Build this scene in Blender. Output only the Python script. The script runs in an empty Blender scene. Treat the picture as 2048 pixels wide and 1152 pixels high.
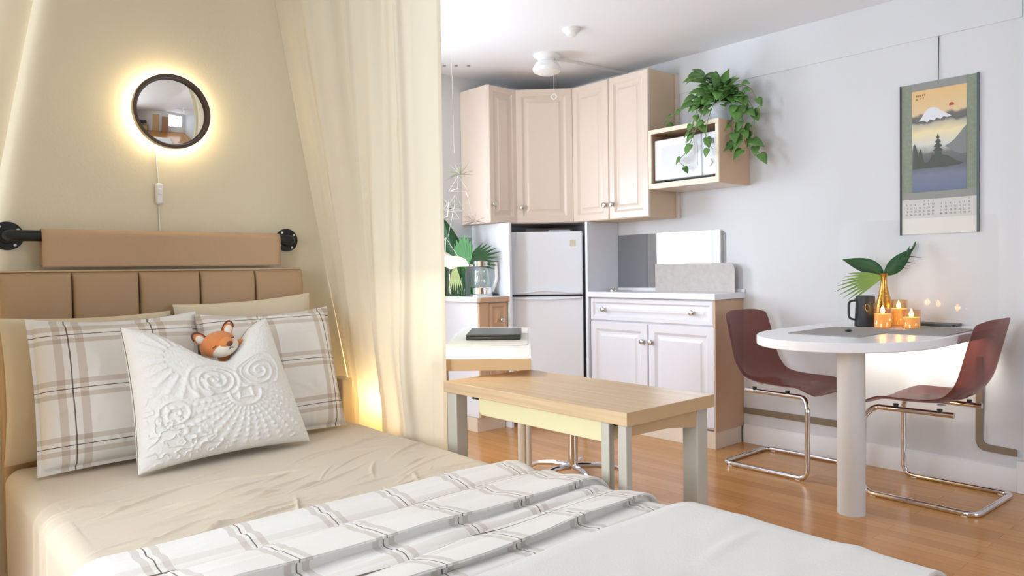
import bpy, bmesh, math, random
import numpy as np
from mathutils import Vector, Matrix
PI = math.pi
random.seed(7)
S = bpy.context.scene
COL = S.collection

# ------------------------------------------------------------------ camera, world, exposure, window light
def make_camera():
    yaw, pitch, roll = .72091516, -.02571253, -.01481484
    f = Vector((math.sin(yaw)*math.cos(pitch), math.cos(yaw)*math.cos(pitch), math.sin(pitch)))
    r = Vector((math.cos(yaw), -math.sin(yaw), 0)); u = r.cross(f)
    r2 = math.cos(roll)*r + math.sin(roll)*u; u2 = -math.sin(roll)*r + math.cos(roll)*u
    cd = bpy.data.cameras.new('camera'); cd.sensor_width = 36; cd.lens = 1480/2048*36; cd.clip_start = .02
    co = bpy.data.objects.new('camera', cd); COL.objects.link(co)
    M = Matrix((r2, u2, -f)).transposed().to_4x4(); M.translation = (0, 0, 1.073)
    co.matrix_world = M; S.camera = co
make_camera()
S.view_settings.view_transform = 'Standard'; S.view_settings.look = 'None'
S.view_settings.gamma = 1; S.view_settings.use_curve_mapping = False
S.view_settings.exposure = 0.06
S.cycles.transparent_max_bounces = 40
W = bpy.data.worlds.new('world'); S.world = W; W.use_nodes = True
W.node_tree.nodes['Background'].inputs[0].default_value = (.86, .93, 1, 1)
W.node_tree.nodes['Background'].inputs[1].default_value = 3.0

def area(name, loc, direction, sx, sy, power, color=(1, 1, 1)):
    l = bpy.data.lights.new(name, 'AREA'); l.shape = 'RECTANGLE'; l.size = sx; l.size_y = sy
    l.energy = power; l.color = color
    o = bpy.data.objects.new(name, l); COL.objects.link(o); o.location = loc
    o.rotation_euler = Vector(direction).to_track_quat('-Z', 'Y').to_euler()
    return o
def point(name, loc, power, color, r=.03):
    l = bpy.data.lights.new(name, 'POINT'); l.energy = power; l.color = color; l.shadow_soft_size = r
    o = bpy.data.objects.new(name, l); COL.objects.link(o); o.location = loc
    return o
DAY = (.90, .95, 1.0)
area('daylight_left_window', (-1.86, 1.2, 1.40), (1, .1, .05), 1.7, 1.3, 86, DAY)
area('daylight_far_left_window', (-1.86, 3.5, 1.45), (1, 0, 0), .9, 1.3, 100, DAY)
area('daylight_back_window', (2.1, 4.31, 1.45), (0, -1, .0), 1.1, .95, 50, DAY)
area('daylight_front_window', (2.6, -2.86, 1.4), (0, 1, .15), 1.9, 1.5, 20, DAY)

# ------------------------------------------------------------------ helpers
OFF = {}
def lin(c):
    return tuple(((x/255)/12.92 if x/255 <= .04045 else ((x/255+.055)/1.055)**2.4) for x in c) + (1,)
MATS = {}
def mat(name, c, rough=.5, metal=0, spec=.5, bump=0, bscale=40, emit=None, estr=0, trans=0, alpha=1, sheen=0, coat=0, ior=1.45, var=0, vscale=3):
    if name in MATS: return MATS[name]
    m = bpy.data.materials.new(name); m.use_nodes = True
    nt = m.node_tree; b = nt.nodes['Principled BSDF']
    b.inputs['Base Color'].default_value = lin(c); b.inputs['Roughness'].default_value = rough
    b.inputs['Metallic'].default_value = metal; b.inputs['Specular IOR Level'].default_value = spec
    b.inputs['Transmission Weight'].default_value = trans; b.inputs['IOR'].default_value = ior
    b.inputs['Alpha'].default_value = alpha; b.inputs['Coat Weight'].default_value = coat
    b.inputs['Sheen Weight'].default_value = sheen
    if emit: b.inputs['Emission Color'].default_value = lin(emit); b.inputs['Emission Strength'].default_value = estr
    if bump or var:
        tc = nt.nodes.new('ShaderNodeTexCoord')
    if bump:
        n = nt.nodes.new('ShaderNodeTexNoise'); n.inputs['Scale'].default_value = bscale; n.inputs['Detail'].default_value = 4
        nt.links.new(tc.outputs['Object'], n.inputs['Vector'])
        bp = nt.nodes.new('ShaderNodeBump'); bp.inputs['Strength'].default_value = bump; bp.inputs['Distance'].default_value = .01
        nt.links.new(n.outputs['Fac'], bp.inputs['Height']); nt.links.new(bp.outputs['Normal'], b.inputs['Normal'])
    if var:
        n = nt.nodes.new('ShaderNodeTexNoise'); n.inputs['Scale'].default_value = vscale
        nt.links.new(tc.outputs['Object'], n.inputs['Vector'])
        mx = nt.nodes.new('ShaderNodeMix'); mx.data_type = 'RGBA'; mx.blend_type = 'MIX'
        mx.inputs[6].default_value = lin(c); mx.inputs[7].default_value = lin([max(0, x*(1-var)) for x in c])
        nt.links.new(n.outputs['Fac'], mx.inputs[0]); nt.links.new(mx.outputs[2], b.inputs['Base Color'])
    MATS[name] = m
    return m
def clear_mat(name, tint, gloss, grough=.03, gcol=(255, 255, 255), fres=True, fk=.5):
    """clear sheet: lets light straight through, tinted, with a glossy reflection on top"""
    if name in MATS: return MATS[name]
    m = bpy.data.materials.new(name); m.use_nodes = True; nt = m.node_tree; nt.nodes.clear()
    o = nt.nodes.new('ShaderNodeOutputMaterial'); mx = nt.nodes.new('ShaderNodeMixShader')
    t = nt.nodes.new('ShaderNodeBsdfTransparent'); t.inputs[0].default_value = lin(tint)
    g = nt.nodes.new('ShaderNodeBsdfGlossy'); g.inputs[0].default_value = lin(gcol); g.inputs['Roughness'].default_value = grough
    if fres:
        lw = nt.nodes.new('ShaderNodeLayerWeight'); lw.inputs[0].default_value = .35
        ma = nt.nodes.new('ShaderNodeMath'); ma.operation = 'MULTIPLY_ADD'; ma.inputs[1].default_value = fk; ma.inputs[2].default_value = gloss
        ma.use_clamp = True
        nt.links.new(lw.outputs['Facing'], ma.inputs[0]); nt.links.new(ma.outputs[0], mx.inputs[0])
    else: mx.inputs[0].default_value = gloss
    nt.links.new(t.outputs[0], mx.inputs[1]); nt.links.new(g.outputs[0], mx.inputs[2]); nt.links.new(mx.outputs[0], o.inputs[0])
    MATS[name] = m
    return m
class B:
    """collects shapes in world coordinates"""
    def __init__(s): s.v = []; s.f = []; s.uv = None
    def add(s, vs, fs):
        n = len(s.v); s.v += [tuple(v) for v in vs]; s.f += [tuple(i+n for i in f) for f in fs]; return s
    def box(s, x0, x1, y0, y1, z0, z1):
        return s.add([(x0,y0,z0),(x1,y0,z0),(x1,y1,z0),(x0,y1,z0),(x0,y0,z1),(x1,y0,z1),(x1,y1,z1),(x0,y1,z1)],
                     [(0,3,2,1),(4,5,6,7),(0,1,5,4),(1,2,6,5),(2,3,7,6),(3,0,4,7)])
    def obox(s, c, ux, uy, uz, hx, hy, hz):
        c = Vector(c); ux = Vector(ux)*hx; uy = Vector(uy)*hy; uz = Vector(uz)*hz
        vs = [c+a*ux+b*uy+d*uz for d in (-1, 1) for a, b in ((-1,-1),(1,-1),(1,1),(-1,1))]
        return s.add(vs, [(0,3,2,1),(4,5,6,7),(0,1,5,4),(1,2,6,5),(2,3,7,6),(3,0,4,7)])
    def prism(s, pts, z0, z1):
        n = len(pts)
        vs = [(p[0],p[1],z0) for p in pts]+[(p[0],p[1],z1) for p in pts]
        return s.add(vs, [tuple(range(n-1,-1,-1)), tuple(range(n,2*n))]+[(i,(i+1)%n,n+(i+1)%n,n+i) for i in range(n)])
    def slab(s, pts, O, ux, uy, uz, t):
        """outline pts (a,b) in plane (ux,uy) at O, thickness t along uz"""
        O = Vector(O); ux = Vector(ux); uy = Vector(uy); uz = Vector(uz); n = len(pts)
        vs = [O+ux*a+uy*b for a, b in pts]; vs += [v+uz*t for v in vs]
        return s.add(vs, [tuple(range(n-1,-1,-1)), tuple(range(n,2*n))]+[(i,(i+1)%n,n+(i+1)%n,n+i) for i in range(n)])
    def lathe(s, prof, c, seg=32, ax=None, cap=True):
        """prof [(r,h)...] around axis ax at c"""
        c = Vector(c); q = Vector(ax).to_track_quat('Z','Y') if ax else None
        vs = []; fs = []; n = len(prof)
        for r, h in prof:
            for k in range(seg):
                p = Vector((r*math.cos(2*PI*k/seg), r*math.sin(2*PI*k/seg), h))
                if q: p = q @ p
                vs.append(c+p)
        for i in range(n-1):
            for k in range(seg):
                k2 = (k+1) % seg; fs.append((i*seg+k, i*seg+k2, (i+1)*seg+k2, (i+1)*seg+k))
        if cap: fs.append(tuple(range(seg-1,-1,-1))); fs.append(tuple((n-1)*seg+k for k in range(seg)))
        return s.add(vs, fs)
    def cyl(s, p0, p1, r0, r1=None, seg=20):
        p0 = Vector(p0); p1 = Vector(p1); L = (p1-p0).length
        return s.lathe([(r0,0),(r0 if r1 is None else r1,L)], p0, seg, p1-p0)
    def ball(s, c, rx, ry=None, rz=None, seg=20, rings=12, M=None):
        ry = rx if ry is None else ry; rz = rx if rz is None else rz; c = Vector(c); vs = []; fs = []
        for i in range(rings+1):
            t = PI*i/rings
            for k in range(seg):
                p = Vector((rx*math.sin(t)*math.cos(2*PI*k/seg), ry*math.sin(t)*math.sin(2*PI*k/seg), -rz*math.cos(t)))
                vs.append(c+(M @ p if M else p))
        for i in range(rings):
            for k in range(seg):
                k2 = (k+1) % seg; fs.append((i*seg+k, i*seg+k2, (i+1)*seg+k2, (i+1)*seg+k))
        return s.add(vs, fs)
    def tube(s, pts, r, seg=10, closed=False):
        pts = [Vector(p) for p in pts]; n = len(pts); rr = r if hasattr(r, '__len__') else [r]*n
        vs = []; fs = []; up = None
        for i, p in enumerate(pts):
            if closed: t = pts[(i+1) % n]-pts[i-1]
            else: t = pts[min(i+1,n-1)]-pts[max(i-1,0)]
            t.normalize()
            if up is None:
                up = Vector((0,0,1)) if abs(t.z) < .9 else Vector((1,0,0))
            a = t.cross(up)
            if a.length < 1e-6: a = t.orthogonal()
            a.normalize(); up = a.cross(t)
            for k in range(seg):
                q = 2*PI*k/seg; vs.append(p+a*rr[i]*math.cos(q)+up*rr[i]*math.sin(q))
        for i in range(n if closed else n-1):
            j = (i+1) % n
            for k in range(seg):
                k2 = (k+1) % seg; fs.append((i*seg+k, i*seg+k2, j*seg+k2, j*seg+k))
        if not closed: fs.append(tuple(range(seg-1,-1,-1))); fs.append(tuple((n-1)*seg+k for k in range(seg)))
        return s.add(vs, fs)
    def grid(s, P, U=None, wrapu=False):
        """P array (n,m,3); U array (n,m,2) uv in metres"""
        n, m = P.shape[:2]; base = len(s.v)
        s.v += [tuple(map(float, p)) for p in P.reshape(-1, 3)]
        if U is not None:
            if s.uv is None: s.uv = {}
            for i, q in enumerate(U.reshape(-1, 2)): s.uv[base+i] = (float(q[0]), float(q[1]))
        for i in range(n if wrapu else n-1):
            i2 = (i+1) % n
            for j in range(m-1): s.f.append((base+i*m+j, base+i2*m+j, base+i2*m+j+1, base+i*m+j+1))
        return s
def rnd_rect(x0, x1, y0, y1, r, k=5, corners=(1,1,1,1)):
    out = []
    for (cx, cy, a0), on in zip(((x1-r,y1-r,0),(x0+r,y1-r,90),(x0+r,y0+r,180),(x1-r,y0+r,270)), corners):
        if on: out += [(cx+r*math.cos(math.radians(a0+90*i/k)), cy+r*math.sin(math.radians(a0+90*i/k))) for i in range(k+1)]
        else:
            sx = 1 if a0 in (0,270) else -1; sy = 1 if a0 in (0,90) else -1
            out.append((cx+sx*r, cy+sy*r))
    return out
def fillet(pts, r, k=6):
    pts = [Vector(p) for p in pts]; out = [pts[0]]
    for i in range(1, len(pts)-1):
        a, b, c = pts[i-1], pts[i], pts[i+1]; d1 = (a-b).normalized(); d2 = (c-b).normalized()
        ang = d1.angle(d2); t = min(r/math.tan(ang/2), (a-b).length*.49, (c-b).length*.49)
        p, q = b+d1*t, b+d2*t
        for j in range(k+1):
            s_ = j/k; out.append(p*(1-s_)**2+b*2*s_*(1-s_)+q*s_**2)
    out.append(pts[-1]); return out
def obj(name, b, m, parent=None, bevel=0, seg=2, smooth=30, loc=None, solid=0, sub=0):
    """one mesh object from B in world coordinates"""
    off = Vector(OFF[parent.name]) if parent else Vector(loc or (0,0,0))
    me = bpy.data.meshes.new(name); me.from_pydata([Vector(v)-off for v in b.v], [], b.f); me.update()
    bm = bmesh.new(); bm.from_mesh(me)
    if b.uv is None: bmesh.ops.recalc_face_normals(bm, faces=bm.faces)
    if b.uv is not None:
        L = bm.loops.layers.uv.new('UVMap'); bm.verts.ensure_lookup_table()
        for f in bm.faces:
            for l in f.loops:
                if l.vert.index in b.uv: l[L].uv = b.uv[l.vert.index]
    bm.to_mesh(me); bm.free()
    if smooth:
        for p in me.polygons: p.use_smooth = True
        me.set_sharp_from_angle(angle=math.radians(smooth))
    for mm in (m if isinstance(m, (list, tuple)) else [m]): me.materials.append(mm)
    o = bpy.data.objects.new(name, me); COL.objects.link(o)
    if parent: o.parent = parent
    else: o.location = off
    OFF[o.name] = tuple(off)
    if solid:
        md = o.modifiers.new('thickness', 'SOLIDIFY'); md.thickness = solid; md.offset = -1
    if bevel:
        md = o.modifiers.new('bevel', 'BEVEL'); md.width = bevel; md.segments = seg; md.limit_method = 'ANGLE'; md.angle_limit = math.radians(40)
    if sub:
        md = o.modifiers.new('subdivision', 'SUBSURF'); md.levels = sub; md.render_levels = sub
    return o
def tag(o, label, cat, group=None):
    o['label'] = label; o['category'] = cat
    if group: o['group'] = group
    return o
def thing(name, label, cat, loc, group=None):
    o = bpy.data.objects.new(name, None); COL.objects.link(o); o.location = loc; o.empty_display_size = .1
    OFF[o.name] = tuple(loc); return tag(o, label, cat, group)
def struct(name, b, m, parent=None, **k):
    o = obj(name, b, m, parent, **k)
    if not parent: o['kind'] = 'structure'
    return o
def copy_tree(o, parent=None):
    c = o.copy(); COL.objects.link(c)
    if parent: c.parent = parent
    for ch in [x for x in o.children]: copy_tree(ch, c)
    return c
def vnoise(x, y, seed=0):
    """smooth value noise for numpy arrays"""
    rs = np.random.RandomState(seed); T = rs.rand(64, 64)
    xi = np.floor(x).astype(int); yi = np.floor(y).astype(int); fx = x-xi; fy = y-yi
    fx = fx*fx*(3-2*fx); fy = fy*fy*(3-2*fy)
    g = lambda a, b: T[a % 64, b % 64]
    return (g(xi,yi)*(1-fx)+g(xi+1,yi)*fx)*(1-fy)+(g(xi,yi+1)*(1-fx)+g(xi+1,yi+1)*fx)*fy-.5

# ------------------------------------------------------------------ materials
M_wall = mat('white_paint', (217, 219, 221), .6, bump=.04, bscale=120)
M_cream = mat('cream_paint', (228, 219, 192), .7, bump=.05, bscale=120)
M_ceil = mat('ceiling_paint', (241, 244, 249), .8)
M_trim = mat('white_trim', (236, 234, 234), .4)
M_cab = mat('beige_cabinet_lacquer', (226, 211, 198), .32, coat=.1)
M_cabw = mat('white_cabinet_lacquer', (232, 233, 240), .32, coat=.1)
M_cabside = mat('beech_side_panel', (216, 182, 150), .5, var=.08, vscale=6)
M_groove = mat('dark_gap', (70, 62, 55), .7)
M_nickel = mat('brushed_nickel', (205, 202, 196), .25, 1)
M_chrome = mat('chrome', (225, 225, 228), .08, 1)
M_black = mat('black_iron', (38, 42, 42), .45, .3, bump=.1, bscale=150)
M_white = mat('white_enamel', (236, 241, 249), .28)
M_whitep = mat('white_plastic', (240, 240, 240), .35)
M_counter = mat('white_laminate', (240, 240, 242), .25)
M_tan = mat('tan_leatherette', (184, 154, 118), .5, bump=.08, bscale=220)
M_flap = mat('tan_suede', (196, 165, 132), .7, bump=.06, bscale=200)
M_sheet = mat('beige_cotton_sheet', (216, 202, 180), .85, bump=.06, bscale=300, sheen=.2)
M_creamc = mat('cream_cotton', (222, 208, 180), .85, bump=.06, bscale=300, sheen=.2)
M_comf = mat('offwhite_comforter', (222, 220, 214), .9, bump=.08, bscale=260, sheen=.3)
M_cush = mat('white_embossed_cotton', (238, 236, 230), .9, bump=.12, bscale=420, sheen=.2)
M_greyleg = mat('warm_grey_metal', (196, 190, 176), .45)
M_tray = mat('cream_plastic_tray', (232, 222, 176), .5)
M_dark = mat('charcoal_plastic', (52, 54, 54), .4)
M_laptop = mat('dark_grey_laptop', (72, 76, 74), .35, .3)
M_green = mat('deep_green_leaf', (52, 104, 62), .45, var=.3, vscale=12)
M_green2 = mat('pothos_leaf', (116, 168, 84), .4, var=.5, vscale=14)
M_stem = mat('green_stem', (120, 150, 90), .6)
M_gold = mat('gold_mercury_glass', (196, 146, 72), .25, .9, bump=.15, bscale=90)
M_oldbeech = mat('beech_laminate_edge', (212, 178, 132), .5, var=.06, vscale=8)
def wood_top():
    m = mat('light_wood_laminate', (210, 182, 146), .28); nt = m.node_tree; b = nt.nodes['Principled BSDF']
    tc = nt.nodes.new('ShaderNodeTexCoord'); mp = nt.nodes.new('ShaderNodeMapping'); mp.inputs['Scale'].default_value = (30, 1.2, 30)
    n = nt.nodes.new('ShaderNodeTexNoise'); n.inputs['Scale'].default_value = 3; n.inputs['Detail'].default_value = 6
    r = nt.nodes.new('ShaderNodeValToRGB'); r.color_ramp.elements[0].position = .3; r.color_ramp.elements[1].position = .75
    r.color_ramp.elements[0].color = lin((222, 194, 156)); r.color_ramp.elements[1].color = lin((200, 168, 128))
    nt.links.new(tc.outputs['Object'], mp.inputs[0]); nt.links.new(mp.outputs[0], n.inputs['Vector'])
    nt.links.new(n.outputs['Fac'], r.inputs[0]); nt.links.new(r.outputs[0], b.inputs['Base Color']); return m
M_top = wood_top()
def floor_mat():
    m = mat('oak_strip_floor', (190, 138, 86), .22); nt = m.node_tree; b = nt.nodes['Principled BSDF']
    tc = nt.nodes.new('ShaderNodeTexCoord'); mp = nt.nodes.new('ShaderNodeMapping'); mp.inputs['Rotation'].default_value = (0, 0, PI/2)
    br = nt.nodes.new('ShaderNodeTexBrick'); br.inputs['Scale'].default_value = 1; br.offset = .37
    br.inputs['Brick Width'].default_value = .9; br.inputs['Row Height'].default_value = .07; br.inputs['Mortar Size'].default_value = .0008
    br.inputs['Color1'].default_value = lin((216, 160, 98)); br.inputs['Color2'].default_value = lin((198, 140, 82)); br.inputs['Mortar'].default_value = lin((140, 96, 58))
    nt.links.new(tc.outputs['Object'], mp.inputs[0]); nt.links.new(mp.outputs[0], br.inputs['Vector'])
    mp2 = nt.nodes.new('ShaderNodeMapping'); mp2.inputs['Scale'].default_value = (25, 1.5, 1)
    n = nt.nodes.new('ShaderNodeTexNoise'); n.inputs['Scale'].default_value = 2; n.inputs['Detail'].default_value = 5
    nt.links.new(tc.outputs['Object'], mp2.inputs[0]); nt.links.new(mp2.outputs[0], n.inputs['Vector'])
    mx = nt.nodes.new('ShaderNodeMix'); mx.data_type = 'RGBA'; mx.blend_type = 'MULTIPLY'; mx.inputs[0].default_value = .35
    r = nt.nodes.new('ShaderNodeValToRGB'); r.color_ramp.elements[0].color = (.55, .5, .45, 1); r.color_ramp.elements[0].position = .3
    nt.links.new(n.outputs['Fac'], r.inputs[0]); nt.links.new(br.outputs['Color'], mx.inputs[6]); nt.links.new(r.outputs[0], mx.inputs[7])
    nt.links.new(mx.outputs[2], b.inputs['Base Color']); return m
M_floor = floor_mat()
def plaid_mat(name, bands, px, pos=(.075,.125,.140,.195,.27)):
    m = mat(name, (236, 233, 226), .88, sheen=.2); nt = m.node_tree; b = nt.nodes['Principled BSDF']
    uv = nt.nodes.new('ShaderNodeUVMap'); sp = nt.nodes.new('ShaderNodeSeparateXYZ'); nt.links.new(uv.outputs[0], sp.inputs[0])
    outs = []
    for ax in (0, 1):
        d = nt.nodes.new('ShaderNodeMath'); d.operation = 'DIVIDE'; d.inputs[1].default_value = px[ax]; nt.links.new(sp.outputs[ax], d.inputs[0])
        f = nt.nodes.new('ShaderNodeMath'); f.operation = 'FRACT'; nt.links.new(d.outputs[0], f.inputs[0])
        r = nt.nodes.new('ShaderNodeValToRGB'); r.color_ramp.interpolation = 'CONSTANT'
        w = (1, 1, 1, 1); bd = bands[ax]; dk = (.20, .155, .13, 1)
        stops = [(0, bd), (pos[0], w), (pos[1], dk), (pos[2], w), (pos[3], bd), (pos[4], w)]
        e = r.color_ramp.elements; e[0].position = 0; e[0].color = bd; e[1].position = pos[0]; e[1].color = w
        for p_, c_ in stops[2:]:
            q = e.new(p_); q.color = c_
        nt.links.new(f.outputs[0], r.inputs[0]); outs.append(r)
    mx = nt.nodes.new('ShaderNodeMix'); mx.data_type = 'RGBA'; mx.blend_type = 'MULTIPLY'; mx.inputs[0].default_value = 1
    nt.links.new(outs[0].outputs[0], mx.inputs[6]); nt.links.new(outs[1].outputs[0], mx.inputs[7])
    m2 = nt.nodes.new('ShaderNodeMix'); m2.data_type = 'RGBA'; m2.blend_type = 'MULTIPLY'; m2.inputs[0].default_value = 1
    m2.inputs[6].default_value = lin((238, 235, 229)); nt.links.new(mx.outputs[2], m2.inputs[7]); nt.links.new(m2.outputs[2], b.inputs['Base Color'])
    tc = nt.nodes.new('ShaderNodeTexCoord'); n = nt.nodes.new('ShaderNodeTexNoise'); n.inputs['Scale'].default_value = 350
    bp = nt.nodes.new('ShaderNodeBump'); bp.inputs['Strength'].default_value = .06; bp.inputs['Distance'].default_value = .01
    nt.links.new(tc.outputs['Object'], n.inputs['Vector']); nt.links.new(n.outputs['Fac'], bp.inputs['Height']); nt.links.new(bp.outputs['Normal'], b.inputs['Normal'])
    return m
M_plaid = plaid_mat('plaid_cotton', ((.79,.73,.68,1),(.79,.73,.68,1)), (.22,.152), (.085,.151,.167,.235,.33))
M_plaidd = plaid_mat('fine_plaid_cotton', ((.80,.76,.73,1),(.92,.90,.88,1)), (.27,.205))
def cloth_mat(name, c, tr):
    m = bpy.data.materials.new(name); m.use_nodes = True; nt = m.node_tree; nt.nodes.clear()
    o = nt.nodes.new('ShaderNodeOutputMaterial'); mx = nt.nodes.new('ShaderNodeMixShader'); mx.inputs[0].default_value = tr
    d = nt.nodes.new('ShaderNodeBsdfDiffuse'); t = nt.nodes.new('ShaderNodeBsdfTranslucent')
    d.inputs[0].default_value = lin(c); t.inputs[0].default_value = lin(c)
    tc = nt.nodes.new('ShaderNodeTexCoord'); mp = nt.nodes.new('ShaderNodeMapping'); mp.inputs['Scale'].default_value = (60, 60, 900)
    n = nt.nodes.new('ShaderNodeTexNoise'); n.inputs['Scale'].default_value = 1; n.inputs['Detail'].default_value = 3
    bp = nt.nodes.new('ShaderNodeBump'); bp.inputs['Strength'].default_value = .08; bp.inputs['Distance'].default_value = .003
    nt.links.new(tc.outputs['Object'], mp.inputs[0]); nt.links.new(mp.outputs[0], n.inputs['Vector']); nt.links.new(n.outputs['Fac'], bp.inputs['Height'])
    nt.links.new(bp.outputs['Normal'], d.inputs['Normal'])
    nt.links.new(d.outputs[0], mx.inputs[1]); nt.links.new(t.outputs[0], mx.inputs[2]); nt.links.new(mx.outputs[0], o.inputs[0]); return m
M_curt = cloth_mat('cream_linen_curtain', (231, 223, 202), .22)

# ------------------------------------------------------------------ the room
XR, YB, ZC, YH = 4.02, 4.15, 2.42, 2.62      # right wall, back wall, ceiling, headboard wall
XL, YF = -1.7, -2.7
struct('floor', B().box(XL-.1, XR+.1, YF-.1, YB+.1, -.1, 0), M_floor)
struct('ceiling', B().box(XL-.1, XR+.1, YF-.1, YB+.1, ZC, ZC+.1), M_ceil)
def wall_with_hole(axis, p0, p1, a0, a1, holes):
    """axis 'x': slab x in p0..p1 spanning y a0..a1; holes [(a,b,z0,z1)] sorted"""
    b = B(); cur = a0
    def bx(s, e, z0, z1):
        if e-s < 1e-4 or z1-z0 < 1e-4: return
        if axis == 'x': b.box(p0, p1, s, e, z0, z1)
        else: b.box(s, e, p0, p1, z0, z1)
    for h in holes:
        bx(cur, h[0], 0, ZC); bx(h[0], h[1], 0, h[2]); bx(h[0], h[1], h[3], ZC); cur = h[1]
    bx(cur, a1, 0, ZC); return b
struct('wall_right', wall_with_hole('x', XR, XR+.1, YF, YB, []), M_wall)
struct('wall_back', wall_with_hole('y', YB, YB+.1, XL, XR, [(1.55, 2.66, .98, 1.92)]), M_wall)
struct('wall_left', wall_with_hole('x', XL-.1, XL, YF, YB, [(0.3, 2.1, .7, 2.1), (3.05, 3.95, .8, 2.1)]), M_wall)
struct('wall_front', wall_with_hole('y', YF-.1, YF, XL, XR, [(1.65, 3.55, .65, 2.15)]), M_wall)
struct('wall_headboard', B().box(XL, 1.5, YH, YH+.1, 0, ZC), M_cream)
M_pane = clear_mat('window_glass', (250, 252, 255), .0, .0)
def window(n, axis, p, a0, a1, z0, z1):
    fr = B(); t = .05
    def bx(b, s, e, za, zb, d0=-.03, d1=.03):
        if axis == 'x': b.box(p+d0, p+d1, s, e, za, zb)
        else: b.box(s, e, p+d0, p+d1, za, zb)
    bx(fr, a0, a1, z0, z0+t); bx(fr, a0, a1, z1-t, z1); bx(fr, a0, a0+t, z0+t, z1-t); bx(fr, a1-t, a1, z0+t, z1-t)
    mid = (a0+a1)/2
    if n != 3: bx(fr, mid-.02, mid+.02, z0+t, z1-t)
    w = struct('window_%d' % n, fr, M_trim)
    pn = B(); bx(pn, a0+t, a1-t, z0+t, z1-t, -.004, .004); struct('pane', pn, M_pane, w, smooth=0)
window(1, 'x', XL-.05, 0.3, 2.1, .7, 2.1); window(2, 'x', XL-.05, 3.05, 3.95, .8, 2.1)
window(3, 'y', YB+.05, 1.55, 2.66, .98, 1.92); window(4, 'y', YF-.05, 1.65, 3.55, .65, 2.15)
# baseboard, upper band and door casing of the right wall
struct('baseboard_right', B().slab([(0,0),(.022,0),(.022,.09),(.012,.11),(0,.115)], (XR,2.44,0), (-1,0,0), (0,0,1), (0,-1,0), 1.42), M_trim)
struct('baseboard_back', B().box(1.5, 3.0, YB-.018, YB, 0, .1), M_trim)
struct('baseboard_left', B().box(XL, XL+.018, YF, YB, 0, .1), M_trim)
struct('trim_1', B().box(XR-.03, XR, .9, .995, .15, ZC).box(XR-.034, XR, .895, 1.022, 0, .15), M_trim, bevel=.004)
struct('trim_2', B().box(XR-.006, XR, 1.012, 2.91, 2.19, ZC), M_wall)
# reflected only in the round mirror: the other end of the room
d1 = struct('door_1', B().box(-.15, .62, YF, YF+.05, 0, 2.03), M_oldbeech, bevel=.004)
struct('door_handle', B().cyl((.53, YF+.05, 1.0), (.53, YF+.1, 1.0), .02).ball((.53, YF+.12, 1.0), .03), M_nickel, d1)
struct('trim_3', B().box(-.25, -.15, YF, YF+.03, 0, 2.13).box(.62, .72, YF, YF+.03, 0, 2.13).box(-.15, .62, YF, YF+.03, 2.03, 2.13), M_trim)
t = thing('wardrobe', 'tall brown wardrobe seen small in the round mirror', 'wardrobe', (1.2, YF+.3, 0))
obj('body', B().box(.9, 1.55, YF+.001, YF+.6, 0, 1.75), mat('brown_wardrobe', (150, 112, 82), .5), t, bevel=.005)
for k in (0, 1):
    d = obj('door', B().box(.905+k*.323, 1.222+k*.323, YF+.6, YF+.62, .06, 1.74), MATS['brown_wardrobe'], t, bevel=.004)
    obj('knob', B().ball((1.2+k*.05, YF+.635, .95), .014), M_nickel, d)
t = thing('media_console', 'light wooden console under the black screen, seen in the mirror', 'cabinet', (-1.1, YF+.25, 0))
obj('body', B().box(-1.6, -.6, YF+.03, YF+.45, .1, .7), M_oldbeech, t, bevel=.004)
for x, y in ((-1.57, YF+.05), (-.64, YF+.05), (-1.57, YF+.4), (-.64, YF+.4)): obj('leg', B().box(x, x+.04, y, y+.04, 0, .1), M_dark, t)
t = thing('monitor', 'black flat screen reflected at the left of the round mirror', 'screen', (-1.1, YF+.25, .7))
obj('screen', B().box(-1.42, -.78, YF+.22, YF+.25, .82, 1.2), M_dark, t, bevel=.006)
obj('stand', B().box(-1.2, -1.0, YF+.15, YF+.32, .7, .715).box(-1.12, -1.08, YF+.2, YF+.24, .715, .85), M_dark, t)
t = thing('ceiling_fan', 'white ceiling fan reflected at the right of the round mirror', 'fan', (2.2, .2, ZC))
obj('motor', B().lathe([(.06,0),(.06,-.05),(.03,-.06),(.03,-.1),(.1,-.12),(.1,-.2),(.04,-.22)], (2.2,.2,ZC)), M_whitep, t)
for k in range(4):
    a = k*PI/2+.4; c, s_ = math.cos(a), math.sin(a)
    obj('blade', B().obox((2.2+c*.36,.2+s_*.36,ZC-.16), (c,s_,0), (-s_,c,.15), (0,-.15,1), .25, .06, .004), M_whitep, t)
obj('lamp_shade', B().lathe([(.03,-.22),(.09,-.25),(.08,-.3),(.0,-.32)], (2.2,.2,ZC)), M_whitep, t)

# ------------------------------------------------------------------ kitchen cabinets
def raised(b, O, ux, uy, n, w, h, t=.02, fr=.055):
    """raised-panel door: O lower corner, ux across, uy up, n outward"""
    O = Vector(O); ux = Vector(ux); uy = Vector(uy); n = Vector(n)
    fr = min(fr, w*.3, h*.3)
    loops = [(0,0),(0,t-.005),(.005,t),(fr*.8,t),(fr,t-.009),(fr+.005,t-.012),(fr+.013,t-.012),(fr+.034,t-.002),(fr+.037,t)]
    vs = []; fs = []
    for i, d in loops:
        i = min(i, w*.45, h*.45)
        vs += [O+ux*a+uy*c+n*d for a, c in ((i,i),(w-i,i),(w-i,h-i),(i,h-i))]
    for k in range(len(loops)-1):
        for j in range(4): fs.append((k*4+j, k*4+(j+1)%4, k*4+4+(j+1)%4, k*4+4+j))
    m = (len(loops)-1)*4; fs.append((m,m+1,m+2,m+3)); fs.append((3,2,1,0))
    return b.add(vs, fs)
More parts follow.
